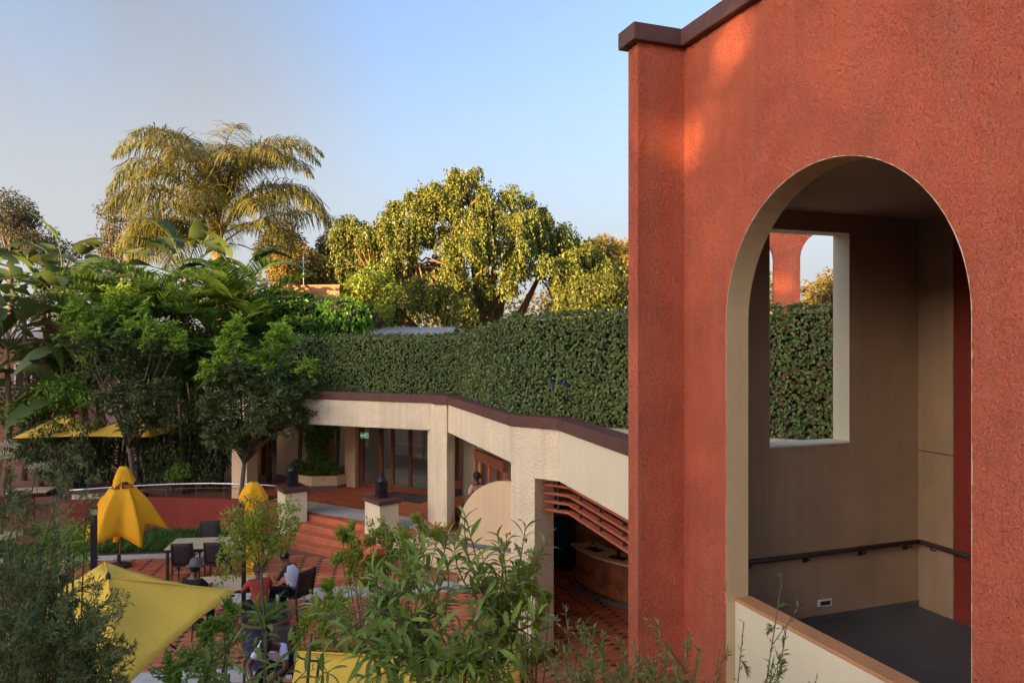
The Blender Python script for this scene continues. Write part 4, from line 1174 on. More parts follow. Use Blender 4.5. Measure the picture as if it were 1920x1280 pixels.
for px, py, Y, lab in ((176, 952, 11.2, 'slim black post with silver cap in front of the half folded umbrella'), (457, 985, 14.3, 'slim black post beside the furled umbrella and potted tree')):
    p = P(px, py, Y)
    lp = thing('black_post', lab, 'post', (p.x, p.y, 0), 'slim black posts')
    MB().obox((p.x, p.y, p.z/2), (0.085, 0.085, p.z), R(20)).build('shaft', M['black'], lp, bevel=0.008)
    MB().obox((p.x, p.y, p.z-0.05), (0.092, 0.092, 0.09), R(20)).build('sleeve', M['steel'], lp)
    MB().obox((p.x, p.y, p.z+0.012), (0.095, 0.095, 0.025), R(20)).build('cap', M['black'], lp)
    MB().obox((p.x, p.y, 0.012), (0.2, 0.2, 0.02), R(20)).build('foot_plate', M['black'], lp)

# ------------------------------------------------------------------ tables and chairs
def make_chair():
    t = thing('dining_chair', '', 'chair', (0, 0, 0), 'dark woven dining chairs')
    MB().box(-0.235, 0.235, -0.22, 0.24, 0.42, 0.46).build('seat', M['wicker'], t, bevel=0.012)
    b = MB()
    n = 6
    vs_ = []; fs = []
    for i in range(n+1):
        s = i/n; z = 0.47+0.49*s; y = -0.215-0.10*s
        for x in (-0.235, -0.08, 0.08, 0.235):
            vs_.append((x, y-0.02*(1-(x/0.235)**2), z))
    for i in range(n):
        for j in range(3): a = i*4+j; fs.append((a, a+1, a+5, a+4))
    b.add(vs_, fs); bk = b.build('backrest', M['wicker'], t, smooth=True)
    sm = bk.modifiers.new('thickness', 'SOLIDIFY'); sm.thickness = 0.035
    for sx in (-1, 1):
        MB().tube([(0.225*sx, 0.215, 0.42), (0.23*sx, 0.225, 0.0)], [0.02, 0.014], 6).build('leg', M['wicker'], t)
        MB().tube([(0.225*sx, -0.315, 0.96), (0.23*sx, -0.215, 0.45), (0.235*sx, -0.26, 0.0)], [0.016, 0.02, 0.014], 6).build('leg', M['wicker'], t)
        MB().tube([(0.245*sx, -0.26, 0.66), (0.255*sx, 0.0, 0.665), (0.25*sx, 0.2, 0.65), (0.235*sx, 0.225, 0.44)], 0.016, 6).build('armrest', M['wicker'], t)
    return t
chair0 = make_chair(); used = []
def chair(x, y, z, rz, label):
    o = chair0 if not used else copy_tree(chair0)
    used.append(1)
    o.location = (x, y, z); o.rotation_euler = (0, 0, rz); o['label'] = label
    return o
def table(x, y, z, sx, sy, rz, label):
    t = thing('dining_table', label, 'table', (x, y, z), 'pale topped dining tables')
    MM = Matrix.Translation((x, y, z)) @ Matrix.Rotation(rz, 4, 'Z')
    MB(MM).box(-sx/2, sx/2, -sy/2, sy/2, 0.715, 0.75).build('table_top', M['tabletop'], t, bevel=0.008)
    MB(MM).box(-sx/2+0.04, sx/2-0.04, -sy/2+0.04, sy/2-0.04, 0.65, 0.714).build('apron', M['wicker'], t)
    for a in (-1, 1):
        for c in (-1, 1):
            MB(MM).obox((a*(sx/2-0.06), c*(sy/2-0.06), 0.325), (0.055, 0.055, 0.65)).build('leg', M['wicker'], t, bevel=0.004)
table(-7.05, 17.6, 0, 1.9, 0.92, R(7), 'pale topped dining table with four empty chairs by the lawn strip')
chair(-7.42, 17.0, 0, R(7), 'empty dark chair at the near left of the lawn table')
chair(-6.73, 17.1, 0, R(7), 'empty dark chair at the near right of the lawn table')
chair(-7.55, 18.45, 0, R(187), 'empty dark chair on the far left side of the lawn table')
chair(-6.85, 18.55, 0, R(187), 'empty dark chair on the far right side of the lawn table')
table(-5.55, 14.75, 0, 1.3, 0.9, R(12), 'pale topped table between the seated people near the furled umbrella')
table(-15.2, 23.6, 0, 1.2, 0.85, R(12), 'pale topped table at far left behind the long pedestal')
chair(-15.9, 22.75, 0, R(25), 'dark chair at the near left of the far left table')
chair(-14.9, 22.7, 0, R(5), 'dark chair at the near right of the far left table')
chair(-15.1, 24.5, 0, R(190), 'dark chair on the far side of the far left table')
chair(-4.33, 14.98, 0, R(62), 'dark chair under the woman in the white top')
chair(-6.05, 14.0, 0, R(-12), 'dark chair under the man in the bucket hat')
stl = thing('stool', 'dark backless stool under the man in the red shirt', 'stool', (-4.72, 14.02, 0))
MB().lathe([(0.17, 0.43), (0.19, 0.44), (0.19, 0.46), (0.17, 0.465)], (-4.72, 14.02, 0), 18).build('seat', M['wicker'], stl)
for k in range(4):
    a_ = k*math.pi/2+0.6; MB().tube([(-4.72+0.12*math.cos(a_), 14.02+0.12*math.sin(a_), 0.43), (-4.72+0.17*math.cos(a_), 14.02+0.17*math.sin(a_), 0)], 0.014, 6).build('leg', M['wicker'], stl)
chair(-3.6, 11.65, 0, R(185), 'dark chair under the bent person in the pale shirt')

# ------------------------------------------------------------------ people
M['shirt_red'] = cloth('brick_red_shirt', (0.32, 0.055, 0.045))
M['shirt_black'] = cloth('black_shirt', (0.018, 0.018, 0.02))
M['top_white'] = cloth('white_top', (0.70, 0.70, 0.76))
M['shirt_lav'] = cloth('pale_lavender_shirt', (0.60, 0.62, 0.78))
M['shirt_pink'] = cloth('pink_patterned_shirt', (0.50, 0.28, 0.24))
M['trouser'] = cloth('navy_trousers', (0.015, 0.018, 0.035))
M['hat'] = cloth('grey_green_hat', (0.10, 0.12, 0.11))
M['shoe'] = mat('dark_shoe', (0.02, 0.018, 0.018), 0.1, 5, 0.5)
M['eye'] = mat('eye_white', (0.5, 0.48, 0.45), 0.02, 5, 0.3)

def skin_obj(name, verts, edges, radii, m, parent, root=0, sub=2):
    me = bpy.data.meshes.new(name)
    me.from_pydata([tuple(v) for v in verts], edges, [])
    o = link(name, me, m, parent)
    import bmesh
    bm = bmesh.new(); bm.from_mesh(me)
    lay = bm.verts.layers.skin.verify()
    for i, v in enumerate(bm.verts):
        v[lay].radius = radii[i] if isinstance(radii[i], tuple) else (radii[i], radii[i])
        v[lay].use_root = (i == root)
    bm.to_mesh(me); bm.free()
    s = o.modifiers.new('skin', 'SKIN'); s.use_smooth_shade = True; s.branch_smoothing = 0.3
    u = o.modifiers.new('sub', 'SUBSURF'); u.levels = sub; u.render_levels = sub
    return o

def person(label, loc, rz, lean, arms, shirt, pants, sleeve='short', hat=None, standing=False, head_pitch=0.0, group=None):
    t = thing('person', label, 'person', (0, 0, 0))
    d = Vector((0, math.sin(lean), math.cos(lean)))
    f = Vector((0, math.cos(lean), -math.sin(lean)))
    pz = 0.94 if standing else 0.545
    pel = Vector((0, 0, pz))
    sp = pel + Vector((0, math.sin(lean*0.5), math.cos(lean*0.5)))*0.17
    ch = sp + d*0.20
    nb = ch + d*0.13
    hp = lean*0.8 + head_pitch
    hd = Vector((0, math.sin(hp), math.cos(hp))); hf = Vector((0, math.cos(hp), -math.sin(hp)))
    jaw = nb + hd*0.085 + hf*0.015
    cr_ = nb + hd*0.17 + hf*0.02
    top = nb + hd*0.25 + hf*0.005
    V = [pel, sp, ch, nb, jaw, cr_, top]; Rr = [(0.15,0.12), (0.135,0.105), (0.16,0.115), (0.055,0.055), (0.066,0.07), (0.083,0.098), (0.058,0.066)]
    E = [(0,1),(1,2),(2,3),(3,4),(4,5),(5,6)]
    def addv(p, r, par):
        V.append(p); Rr.append(r if isinstance(r, tuple) else (r, r)); E.append((par, len(V)-1)); return len(V)-1
    addv(cr_ + hf*0.105 - hd*0.035, 0.016, 5)                      # nose
    for sx in (-1, 1): addv(cr_ + Vector((sx*0.092,0,0)) - hd*0.02, 0.017, 5)   # ears
    sh_idx, el_idx, kn_idx, an_idx = {}, {}, {}, {}
    for sx in (-1, 1):
        s = addv(ch + d*0.085 + Vector((sx*0.165,0,0)), 0.062, 2)
        e_, w_ = arms['L' if sx < 0 else 'R']
        e = addv(Vector(e_), 0.043, s); w = addv(Vector(w_), 0.030, e)
        sh_idx[sx], el_idx[sx] = s, e
        dirw = (Vector(w_)-Vector(e_)).normalized()
        side = Vector((sx,0,0)) - dirw*dirw.dot(Vector((sx,0,0))); side = side.normalized() if side.length > 0.1 else Vector((0,0,1))
        palm = addv(Vector(w_)+dirw*0.06, (0.036, 0.022), w)
        for k, off in enumerate((-1.5, -0.5, 0.5, 1.5)):
            a = addv(Vector(w_)+dirw*(0.10+0.006*(1-abs(off)))+side*off*0.019, 0.0095, palm)
            bb = addv(V[a]+dirw*0.032+Vector((0,0,-0.010)), 0.0085, a)
            addv(V[bb]+dirw*0.018+Vector((0,0,-0.016)), 0.007, bb)
        th = addv(Vector(w_)+dirw*0.045-side*0.045, 0.011, palm); addv(V[th]+dirw*0.035-side*0.012, 0.009, th)
        if standing:
            h = addv(pel+Vector((sx*0.09,0,-0.06)), 0.095, 0); kk = addv(Vector((sx*0.10,0.02,0.50)), 0.06, h); an = addv(Vector((sx*0.10,-0.02,0.09)), 0.04, kk)
            addv(Vector((sx*0.11,0.14,0.045)), (0.042,0.03), an)
        else:
            h = addv(pel+Vector((sx*0.10,0.06,-0.02)), 0.092, 0); kk = addv(Vector((sx*0.15,0.45,0.50)), 0.065, h); an = addv(Vector((sx*0.15,0.43,0.10)), 0.042, kk)
            addv(Vector((sx*0.16,0.58,0.05)), (0.042,0.03), an)
        kn_idx[sx], an_idx[sx] = kk, an
    skin_obj('body', V, E, Rr, M['skin'], t)
    # clothing hugs the body, a little larger
    sv = [pel-Vector((0,0,0.05)), sp, ch, nb-d*0.045]; sr = [(0.17,0.14),(0.158,0.128),(0.182,0.138),(0.085,0.08)]
    se = [(0,1),(1,2),(2,3)]
    for sx in (-1, 1):
        sv.append(V[sh_idx[sx]]); sr.append((0.078,0.078)); se.append((2, len(sv)-1)); k = len(sv)-1
        if sleeve != 'none':
            f_ = 0.75 if sleeve == 'short' else 1.0
            sv.append(V[sh_idx[sx]].lerp(V[el_idx[sx]], f_)); sr.append((0.062,0.062)); se.append((k, len(sv)-1))
            if sleeve == 'long':
                w_ = Vector(arms['L' if sx < 0 else 'R'][1]); k = len(sv)-1
                sv.append(V[el_idx[sx]].lerp(w_, 0.9)); sr.append((0.045,0.045)); se.append((k, len(sv)-1))
    skin_obj('shirt', sv, se, sr, M[shirt], t)
    pv = [pel]; pr = [(0.168,0.138)]; pe = []
    for sx in (-1, 1):
        h = pel+Vector((sx*0.10, 0.06 if not standing else 0, -0.02 if not standing else -0.07))
        pv.append(h); pr.append((0.108,0.108)); pe.append((0, len(pv)-1)); k = len(pv)-1
        pv.append(V[kn_idx[sx]]); pr.append((0.082,0.082)); pe.append((k, k+1))
        pv.append(V[an_idx[sx]]+Vector((0,0,0.01))); pr.append((0.064,0.064)); pe.append((k+1, k+2))
        MB().ellipsoid(V[an_idx[sx]]+Vector((0,0.07,-0.045)), 0.052, 0.14, 0.045, 10, 6).build('shoe', M['shoe'], t, smooth=True)
    skin_obj('trousers', pv, pe, pr, M[pants], t)
    M3 = Matrix((( 1,0,0), (0, math.cos(hp), math.sin(hp)), (0, -math.sin(hp), math.cos(hp))))
    MB().ellipsoid(cr_ - hf*0.018 + hd*0.022, 0.096, 0.108, 0.098, 14, 10, M3).build('hair', M['hair'], t, smooth=True)
    for sx in (-1, 1):
        MB().ellipsoid(cr_ + hf*0.092 + Vector((sx*0.034,0,0)), 0.014, 0.012, 0.010, 8, 6).build('eye', M['eye'], t)
    if hat:
        b = MB(); prof = [(0.175, 0.03), (0.178, 0.036), (0.125, 0.075), (0.118, 0.085), (0.108, 0.16), (0.085, 0.19), (0.02, 0.198)]
        b.lathe(prof, (0,0,0), 24); M4 = Matrix.Translation(cr_ - hf*0.005) @ M3.to_4x4(); b.M = M4
        ho = b.build('hat', M[hat], t, smooth=True)
    t.location = loc; t.rotation_euler = (0, 0, rz)
    return t
# arms are given in body space: elbow, wrist
table_arms = {'L': ((-0.27, 0.22, 0.80), (-0.14, 0.46, 0.80)), 'R': ((0.27, 0.22, 0.80), (0.14, 0.46, 0.80))}
fwd_arms = {'L': ((-0.27, 0.34, 0.74), (-0.10, 0.52, 0.74)), 'R': ((0.27, 0.34, 0.74), (0.10, 0.52, 0.74))}
person('man in a black shirt and grey bucket hat seated with his back turned', (-6.05, 14.02, 0), R(-12), R(14), table_arms, 'shirt_black', 'trouser', 'short', 'hat', head_pitch=R(5))
person('man in a brick red shirt hunched over the table beside the potted tree', (-4.72, 14.02, 0), R(30), R(26), fwd_arms, 'shirt_red', 'trouser', 'short')
person('woman in a white sleeveless top and dark trousers seated sideways on a chair', (-4.36, 14.95, 0), R(62), R(24), {'L': ((-0.24, 0.20, 0.76), (-0.08, 0.42, 0.72)), 'R': ((0.24, 0.20, 0.76), (0.08, 0.42, 0.72))}, 'top_white', 'trouser', 'none', head_pitch=R(12))
person('person in a pale lavender shirt bent far forward in front of the blue pot', (-3.6, 11.62, 0), R(172), R(48), {'L': ((-0.30, 0.46, 0.66), (-0.16, 0.62, 0.56)), 'R': ((0.30, 0.46, 0.66), (0.16, 0.62, 0.56))}, 'shirt_lav', 'trouser', 'short', head_pitch=R(30))
person('person in a pink shirt standing inside behind the quarter round wall', (-0.80, 18.0, TERR), R(40), R(8), {'L': ((-0.26, 0.05, 1.12), (-0.22, 0.28, 1.10)), 'R': ((0.26, 0.05, 1.12), (0.22, 0.28, 1.10))}, 'shirt_pink', 'trouser', 'short', standing=True)

# ------------------------------------------------------------------ vegetation builders
def grow(rg_, mb, p, d, L, r, lvl, tips, nchild=3, spread=0.6, up=0.15, seg=3, sides=6):
    pts = [p.copy()]; rs = [r]; dd = d.normalized()
    for i in range(seg):
        dd = (dd + Vector((rg_.gauss(0, 0.12), rg_.gauss(0, 0.12), rg_.gauss(0, 0.08)+up*0.3))).normalized()
        p = p + dd*(L/seg); pts.append(p.copy()); rs.append(r*(1-0.45*(i+1)/seg))
    mb.tube(pts, rs, sides if lvl > 0 else 4)
    if lvl == 0:
        tips.append((p, dd)); return
    for k in range(nchild):
        s = 1.0 if k == 0 else rg_.uniform(0.55, 1.0)
        i = min(seg, max(1, round(s*seg)))
        q = pts[i]
        a = rg_.uniform(0, 2*math.pi)
        side = dd.orthogonal().normalized(); side = Matrix.Rotation(a, 3, dd) @ side
        nd = (dd + side*spread*rg_.uniform(0.6, 1.3) + Vector((0,0,up))).normalized()
        grow(rg_, mb, q, nd, L*rg_.uniform(0.6, 0.85), rs[i]*0.75, lvl-1, tips, nchild, spread, up, seg, sides)

def frond_arrays(rng, base, az, el0, length, droop, ll, n, ldroop, lw, vee=0.1, fwd=0.5, rib=0.025, segs=3, s0=0.14, dpow=1.4, plume=0.14):
    """pinnate frond: an arching rachis with two rows of hanging leaflets"""
    m = 14
    pts = [np.array(base, float)]; tans = []
    side_b = rng.normal(0, 0.10)
    for i in range(m):
        s = i/m
        el = el0 - droop*(s**dpow)
        a = az + side_b*s
        t = np.array([math.cos(a)*math.cos(el), math.sin(a)*math.cos(el), math.sin(el)])
        tans.append(t); pts.append(pts[-1]+t*length/m)
    tans.append(tans[-1])
    pts = np.array(pts); tans = np.array(tans)
    V, Fc, mi = [], [], []
    # rachis: three sided
    for i in range(m+1):
        r = rib*(1-0.85*i/m)
        t = tans[i]; sd = nrm(np.cross(t, [0,0,1.0])); upv = np.cross(sd, t)
        for k in range(3):
            a = 2*math.pi*k/3+math.pi/2
            V.append(pts[i]+(sd*math.cos(a)+upv*math.sin(a))*r)
    for i in range(m):
        for k in range(3):
            a, b_, c, d = i*3+k, i*3+(k+1)%3, i*3+3+(k+1)%3, i*3+3+k
            Fc += [(a, b_, c), (a, c, d)]; mi += [1, 1]
    for j in range(n):
        s = s0 + (1-s0)*(j+0.5)/n
        x = s*m; i = min(int(x), m-1); fq = x-i
        p = pts[i]*(1-fq)+pts[i+1]*fq; t = nrm(tans[i]*(1-fq)+tans[i+1]*fq)
        sd = nrm(np.cross(t, [0,0,1.0])); upv = np.cross(sd, t)
        taper = min(1.0, 0.35+1.9*(s-s0))*min(1.0, 0.18+2.4*(1-s)**0.8)
        for sg in (-1, 1):
            L = ll*taper*rng.uniform(0.85, 1.15)
            d = nrm(sd*sg + t*fwd*(0.6+0.8*s) + upv*(vee+rng.normal(0, plume)) + rng.normal(0, 0.05, 3))
            q = p.copy(); b0 = len(V)
            wd = nrm(np.cross(d, [0.0, 0.0, 1.0]) + rng.normal(0, 0.25, 3))
            for k in range(segs):
                w = lw*(0.7 if k == 0 else 1.0)*(1-0.25*k/segs)
                V.append(q+wd*w/2); V.append(q-wd*w/2)
                q = q + d*L/segs
                d = nrm(d + np.array([0, 0, -1.0])*ldroop*(0.7+0.6*rng.random()))
            V.append(q)
            for k in range(segs-1):
                a = b0+2*k; Fc += [(a, a+1, a+3), (a, a+3, a+2)]; mi += [0, 0]
            a = b0+2*(segs-1); Fc.append((a, a+1, a+2)); mi.append(0)
    return np.array(V), np.array(Fc), np.array(mi)

# ------------------------------------------------------------------ queen palm
rng = np.random.default_rng(101)
pb = P(408, 470, 38.0)
qp = thing('queen_palm', 'tall feathery palm with drooping golden fronds rising above the garden', 'palm', (pb.x, pb.y, 0))
b = MB(); b.tube([(pb.x+0.5, pb.y, 0), (pb.x+0.35, pb.y, 4.8), (pb.x+0.2, pb.y, 8.4), (pb.x, pb.y, 10.0)], [0.36, 0.31, 0.30, 0.36], 12)
b.build('trunk', M['palmtrunk'], qp, smooth=True)
crown = Vector((pb.x, pb.y, 10.2))
for k in range(9):
    a = k*2*math.pi/9+0.2; d = Vector((math.cos(a)*0.35, math.sin(a)*0.35, 1)).normalized()
    MB().tube([crown+Vector((math.cos(a),math.sin(a),0))*0.16+Vector((0,0,-0.5)), crown+d*0.5, crown+d*1.3], [0.14, 0.10, 0.04], 6).build('frond_base', M['boot'], qp, smooth=True)
#            az(deg)  el0   length droop
fr_list = [(182, 88, 8.9, 2.6), (172, 82, 8.2, 2.8), (194, 70, 7.2, 2.7), (160, 89, 9.2, 2.4), (206, 84, 8.2, 2.6), (140, 84, 8.4, 2.3), (178, 60, 6.8, 2.5),
           (174, 44, 5.9, 2.2), (200, 32, 5.4, 2.0), (186, 16, 4.8, 1.6), (110, 86, 8.0, 2.2), (75, 85, 8.2, 2.3), (50, 83, 8.2, 2.3), (95, 74, 7.4, 2.4),
           (20, 88, 9.2, 2.5), (2, 85, 8.5, 2.7), (-14, 78, 8.2, 2.6), (10, 66, 7.2, 2.6), (-4, 52, 7.6, 2.4), (3, 36, 8.0, 2.0), (30, 68, 7.4, 2.5),
           (-30, 82, 7.6, 2.7), (-60, 86, 7.6, 2.6), (-95, 84, 7.4, 2.7), (-130, 76, 7.2, 2.7), (-75, 58, 6.0, 2.6), (-115, 48, 6.0, 2.5), (-45, 48, 6.2, 2.4),
           (240, 87, 8.0, 2.4), (-20, 24, 5.4, 1.9), (160, 20, 5.2, 1.8), (-150, 28, 5.2, 2.0), (215, 56, 6.6, 2.5), (-70, 20, 4.8, 1.8), (-100, 10, 4.4, 1.6), (130, 54, 6.6, 2.3), (60, 54, 6.6, 2.3), (300, 88, 8.0, 2.3), (110, 88, 8.2, 2.3)]
for az, el, ln, dr_ in fr_list:
    V, Fc, mi = frond_arrays(rng, np.array(crown)+np.array([0,0,rng.uniform(-0.1, 0.5)]), R(az)+rng.normal(0, 0.06), R(el), ln*rng.uniform(0.93, 1.05), dr_, 1.45, 124, 0.50, 0.050, vee=0.1, fwd=0.4, rib=0.055, segs=4, s0=0.2, dpow=1.75, plume=0.42)
    tri_mesh('frond', V, Fc, [M['palm'], M['palmrib']], qp, mi)

# ------------------------------------------------------------------ areca palms
def areca(label, px, py_base_z, Y, nfr, length, height, seed, el=(35, 80)):
    rng = np.random.default_rng(seed)
    p = P(px, 0, Y); z0 = py_base_z
    t = thing('areca_palm', label, 'palm', (p.x, p.y, z0), 'clumping garden palms')
    stems = []
    for k in range(5):
        a = rng.uniform(0, 6.28); r = rng.uniform(0.1, 0.45)
        x, y = p.x+math.cos(a)*r, p.y+math.sin(a)*r
        h = height*rng.uniform(0.75, 1.0)
        tx, ty = x+math.cos(a)*0.35*h*0.4, y+math.sin(a)*0.35*h*0.4
        MB().tube([(x, y, z0), ((x+tx)/2, (y+ty)/2, z0+h*0.55), (tx, ty, z0+h)], [0.055, 0.05, 0.04], 7).build('cane', M['cane'], t, smooth=True)
        stems.append((tx, ty, z0+h))
    for k in range(nfr):
        s = stems[k % 5]
        V, Fc, mi = frond_arrays(rng, np.array(s), rng.uniform(0, 6.28) if k % 3 else R(rng.uniform(190, 350)), R(rng.uniform(*el)), length*rng.uniform(0.75, 1.1), rng.uniform(0.9, 1.9), 0.72, 46, 0.14, 0.06, vee=0.45, fwd=0.6, rib=0.03, segs=3)
        tri_mesh('frond', V, Fc, [M['areca'], M['areca']], t, mi)
areca('bushy palm in front of the tall feathery palm', 400, TERR, 25.0, 30, 3.0, 5.9, 201)
areca('bushy palm between the paddle plants and the tall palm', 290, TERR, 25.5, 28, 3.0, 5.9, 202)
areca('bushy palm leaning over the left end of the hedge', 470, TERR, 24.3, 24, 2.7, 4.6, 203, el=(20, 75))
areca('lower bushy palm behind the feathery tree', 350, TERR, 24.0, 24, 2.6, 4.2, 204)
areca('bushy palm at the left of the feathery tree', 215, TERR, 25.0, 24, 2.8, 5.2, 205)

# ------------------------------------------------------------------ paddle-leaved plants
def paddle_mesh(seed, mname):
    rg_ = random.Random(seed)
    n = 9; Lb, Lp = 1.25, 1.0
    vs_ = []; fs = []
    bend = rg_.uniform(0.3, 0.9)
    def axis(s):      # s along petiole+blade 0..1, bending over in +x, in the x,z plane
        th = bend*s*s
        return Vector((math.sin(th)*s, 0, math.cos(th)*s))*(Lb+Lp)
    sp = Lp/(Lb+Lp)
    for i in range(n+1):
        u = i/n; s = sp+(1-sp)*u
        c = axis(s); w = 0.27*(math.sin(math.pi*min(1, u*0.93+0.06))**0.6)*(1.0 if u < 0.55 else 1-0.55*(u-0.55))
        wob = 0.03*math.sin(u*9+seed)
        up_ = 0.35*w
        vs_ += [c+Vector((-up_+wob, w, 0)), c, c+Vector((-up_-wob, -w, 0))]
    for i in range(n):
        a = 3*i
        split = rg_.random() < 0.2
        fs += [(a, a+1, a+4, a+3)] if not split else [(a, a+1, a+4)]
        fs += [(a+1, a+2, a+5, a+4)] if rg_.random() > 0.15 else [(a+1, a+2, a+4)]
    b = MB(); b.add(vs_, fs)
    b.tube([axis(s) for s in (0, sp*0.35, sp*0.7, sp)], [0.03, 0.024, 0.02, 0.016], 5)
    me = bpy.data.meshes.new('paddle_leaf'); me.from_pydata([tuple(v) for v in b.v], [], b.f)
    me.polygons.foreach_set('use_smooth', [True]*len(me.polygons))
    me.materials.append(M[mname])
    return me
PADDLE = [paddle_mesh(i, 'strel') for i in range(6)]
PADDLE_DRY = [paddle_mesh(i+20, 'strel_dry') for i in range(2)]
def paddle_plant(label, px, Y, z0, zc, nl, scale, seed, fan=0.0, dry=2, name='paddle_plant'):
    rg_ = random.Random(seed)
    p = P(px, 0, Y)
    t = thing(name, label, 'plant', (p.x, p.y, z0), 'giant paddle leaved plants')
    MB().tube([(p.x, p.y, z0), (p.x+0.1, p.y, (z0+zc)/2), (p.x, p.y, zc+0.1)], [0.11, 0.09, 0.07], 8).build('stem', M['palmtrunk'], t, smooth=True)
    for k in range(nl):
        isdry = k >= nl-dry
        s = (k+0.5)/max(1, nl-dry)
        side = 1 if k % 2 else -1
        tilt = R(rg_.uniform(105, 150)) if isdry else R(6+78*s+rg_.uniform(-8, 8))
        a = fan + (0 if side > 0 else math.pi) + rg_.gauss(0, 0.45)
        sc_ = scale*rg_.uniform(0.75, 1.1)*(0.8 if isdry else 1)
        me = PADDLE_DRY[rg_.randrange(2)] if isdry else PADDLE[rg_.randrange(6)]
        o = bpy.data.objects.new('leaf', me); COL.objects.link(o); o.parent = t
        Mx = Matrix.Translation(Vector((0, 0, zc-z0+rg_.uniform(-0.25, 0.1)))) @ Matrix.Rotation(a, 4, 'Z') @ Matrix.Rotation(tilt, 4, 'Y') @ Matrix.Rotation(rg_.gauss(0, 0.5), 4, 'Z') @ Matrix.Scale(sc_, 4)
        o.matrix_local = Mx
    return t
paddle_plant('giant paddle leaved plant at the far left edge, golden tips', 45, 26.0, TERR, 6.4, 19, 1.20, 301, 0.1, 3)
paddle_plant('giant paddle leaved plant with a broad upright fan left of centre palms', 115, 26.0, TERR, 6.5, 20, 1.25, 302, 0.0, 3)
paddle_plant('paddle leaved plant poking tallest over the left garden', 118, 29.0, TERR, 8.0, 16, 1.15, 303, 0.2, 2)
paddle_plant('lower paddle leaved plant drooping over the brick house corner', 75, 25.0, TERR, 4.0, 18, 1.10, 304, 0.5, 3)
paddle_plant('paddle leaved plant between the left fans and the palms', 185, 27.0, TERR, 5.8, 17, 1.15, 305, 0.3, 3)
paddle_plant('banana like plant with one broad upright leaf before the palm trunk', 348, 28.5, TERR, 7.8, 18, 1.25, 306, 0.1, 3)
paddle_plant('paddle leaved plant right beside the palm trunk', 448, 28.0, TERR, 7.6, 17, 1.20, 307, 0.2, 4)
paddle_plant('small paddle leaved plant at the left end of the brick wall', 503, 25.6, TERR, 5.6, 14, 1.10, 308, 0.0, 1)
paddle_plant('paddle leaved plant drooping in front of the house at the very left', 12, 24.6, TERR, 5.2, 18, 1.15, 310, 0.3, 4)
paddle_plant('crowded paddle leaved plant above the far left umbrella', 155, 25.2, TERR, 5.0, 18, 1.1, 311, 0.6, 4)
paddle_plant('paddle leaved plant between the two golden tipped fans', 82, 27.0, TERR, 7.0, 16, 1.15, 312, 0.1, 3)
paddle_plant('low paddle leaved plant in the shade behind the far umbrella', 150, 24.6, TERR, 3.6, 16, 1.05, 309, 0.4, 3)

# ------------------------------------------------------------------ weeping fig tree
rg_ = random.Random(9); rng = np.random.default_rng(9)
fb = P(905, 600, 35.0)
fig = thing('weeping_fig_tree', 'huge weeping fig tree glowing gold behind the hedge', 'tree', (fb.x, fb.y, 0))
trunk = MB(); forks = []
for (qx, qy, Y) in ((930, 470, 35), (860, 430, 34.5), (1010, 520, 35), (780, 500, 34.5), (1080, 545, 35.5), (700, 520, 34.5), (960, 420, 36), (880, 380, 35.5)):
    e = P(qx, qy, Y); s = Vector((fb.x+rg_.uniform(-0.5, 0.5), fb.y+rg_.uniform(-0.3, 0.3), 0))
    m1 = s.lerp(e, 0.4)+Vector((0, 0, 1.0)); m1.x = s.x+(e.x-s.x)*0.25
    trunk.tube([s, m1, s.lerp(e, 0.75)+Vector((0,0,0.5)), e], [0.40, 0.30, 0.18, 0.09], 8); forks.append(e)
trunk.build('trunk', M['bark_red'], fig, smooth=True)
outx = [630, 640, 680, 720, 735, 745, 770, 800, 830, 845, 870, 885, 920, 960, 1000, 1030, 1060, 1090, 1120, 1150, 1200]
outy = [420, 405, 420, 430, 400, 380, 368, 356, 345, 318, 318, 340, 350, 352, 382, 398, 440, 455, 478, 495, 520]
clumps = []
tries = 0
while len(clumps) < 170 and tries < 9000:
    tries += 1
    px = rng.uniform(640, 1190); yt = np.interp(px, outx, outy)
    py = yt + 4 + (585-yt)*rng.random()**1.25
    if px < 700 and py > 500 and rng.random() < 0.6: continue
    # depth: crown bulges towards the viewer
    u = (px-900)/280; v = (py-560)/240
    bul = math.sqrt(max(0.05, 1-min(0.95, u*u*0.8+v*v*0.8)))
    Y = 36.5 - 5.5*bul*rng.uniform(0.35, 1.0) + (0 if rng.random() > 0.2 else 3.0)
    clumps.append((P(px, py, Y), rng.uniform(0.40, 0.80)))
for px, py, r in ((852, 322, 0.55), (853, 345, 0.6), (885, 330, 0.4), (893, 318, 0.3), (818, 345, 0.4), (797, 358, 0.45), (768, 366, 0.45), (742, 380, 0.45), (735, 395, 0.4), (650, 412, 0.6), (675, 418, 0.6), (645, 440, 0.5), (690, 440, 0.6), (955, 362, 0.7), (985, 372, 0.6), (1015, 395, 0.6), (1030, 408, 0.4), (1075, 450, 0.6), (1105, 470, 0.6), (1050, 430, 0.7), (1125, 490, 0.7), (1090, 490, 0.8), (1145, 510, 0.7), (1060, 480, 0.8), (1110, 530, 0.8), (1165, 525, 0.6), (640, 425, 0.6), (660, 430, 0.6), (710, 425, 0.6), (725, 405, 0.5), (630, 435, 0.35)):
    clumps.append((P(px, py+2, 34.5+rng.uniform(-1, 1)), r))
limb = MB()
Ps, Ds, Ns, Ls = [], [], [], []
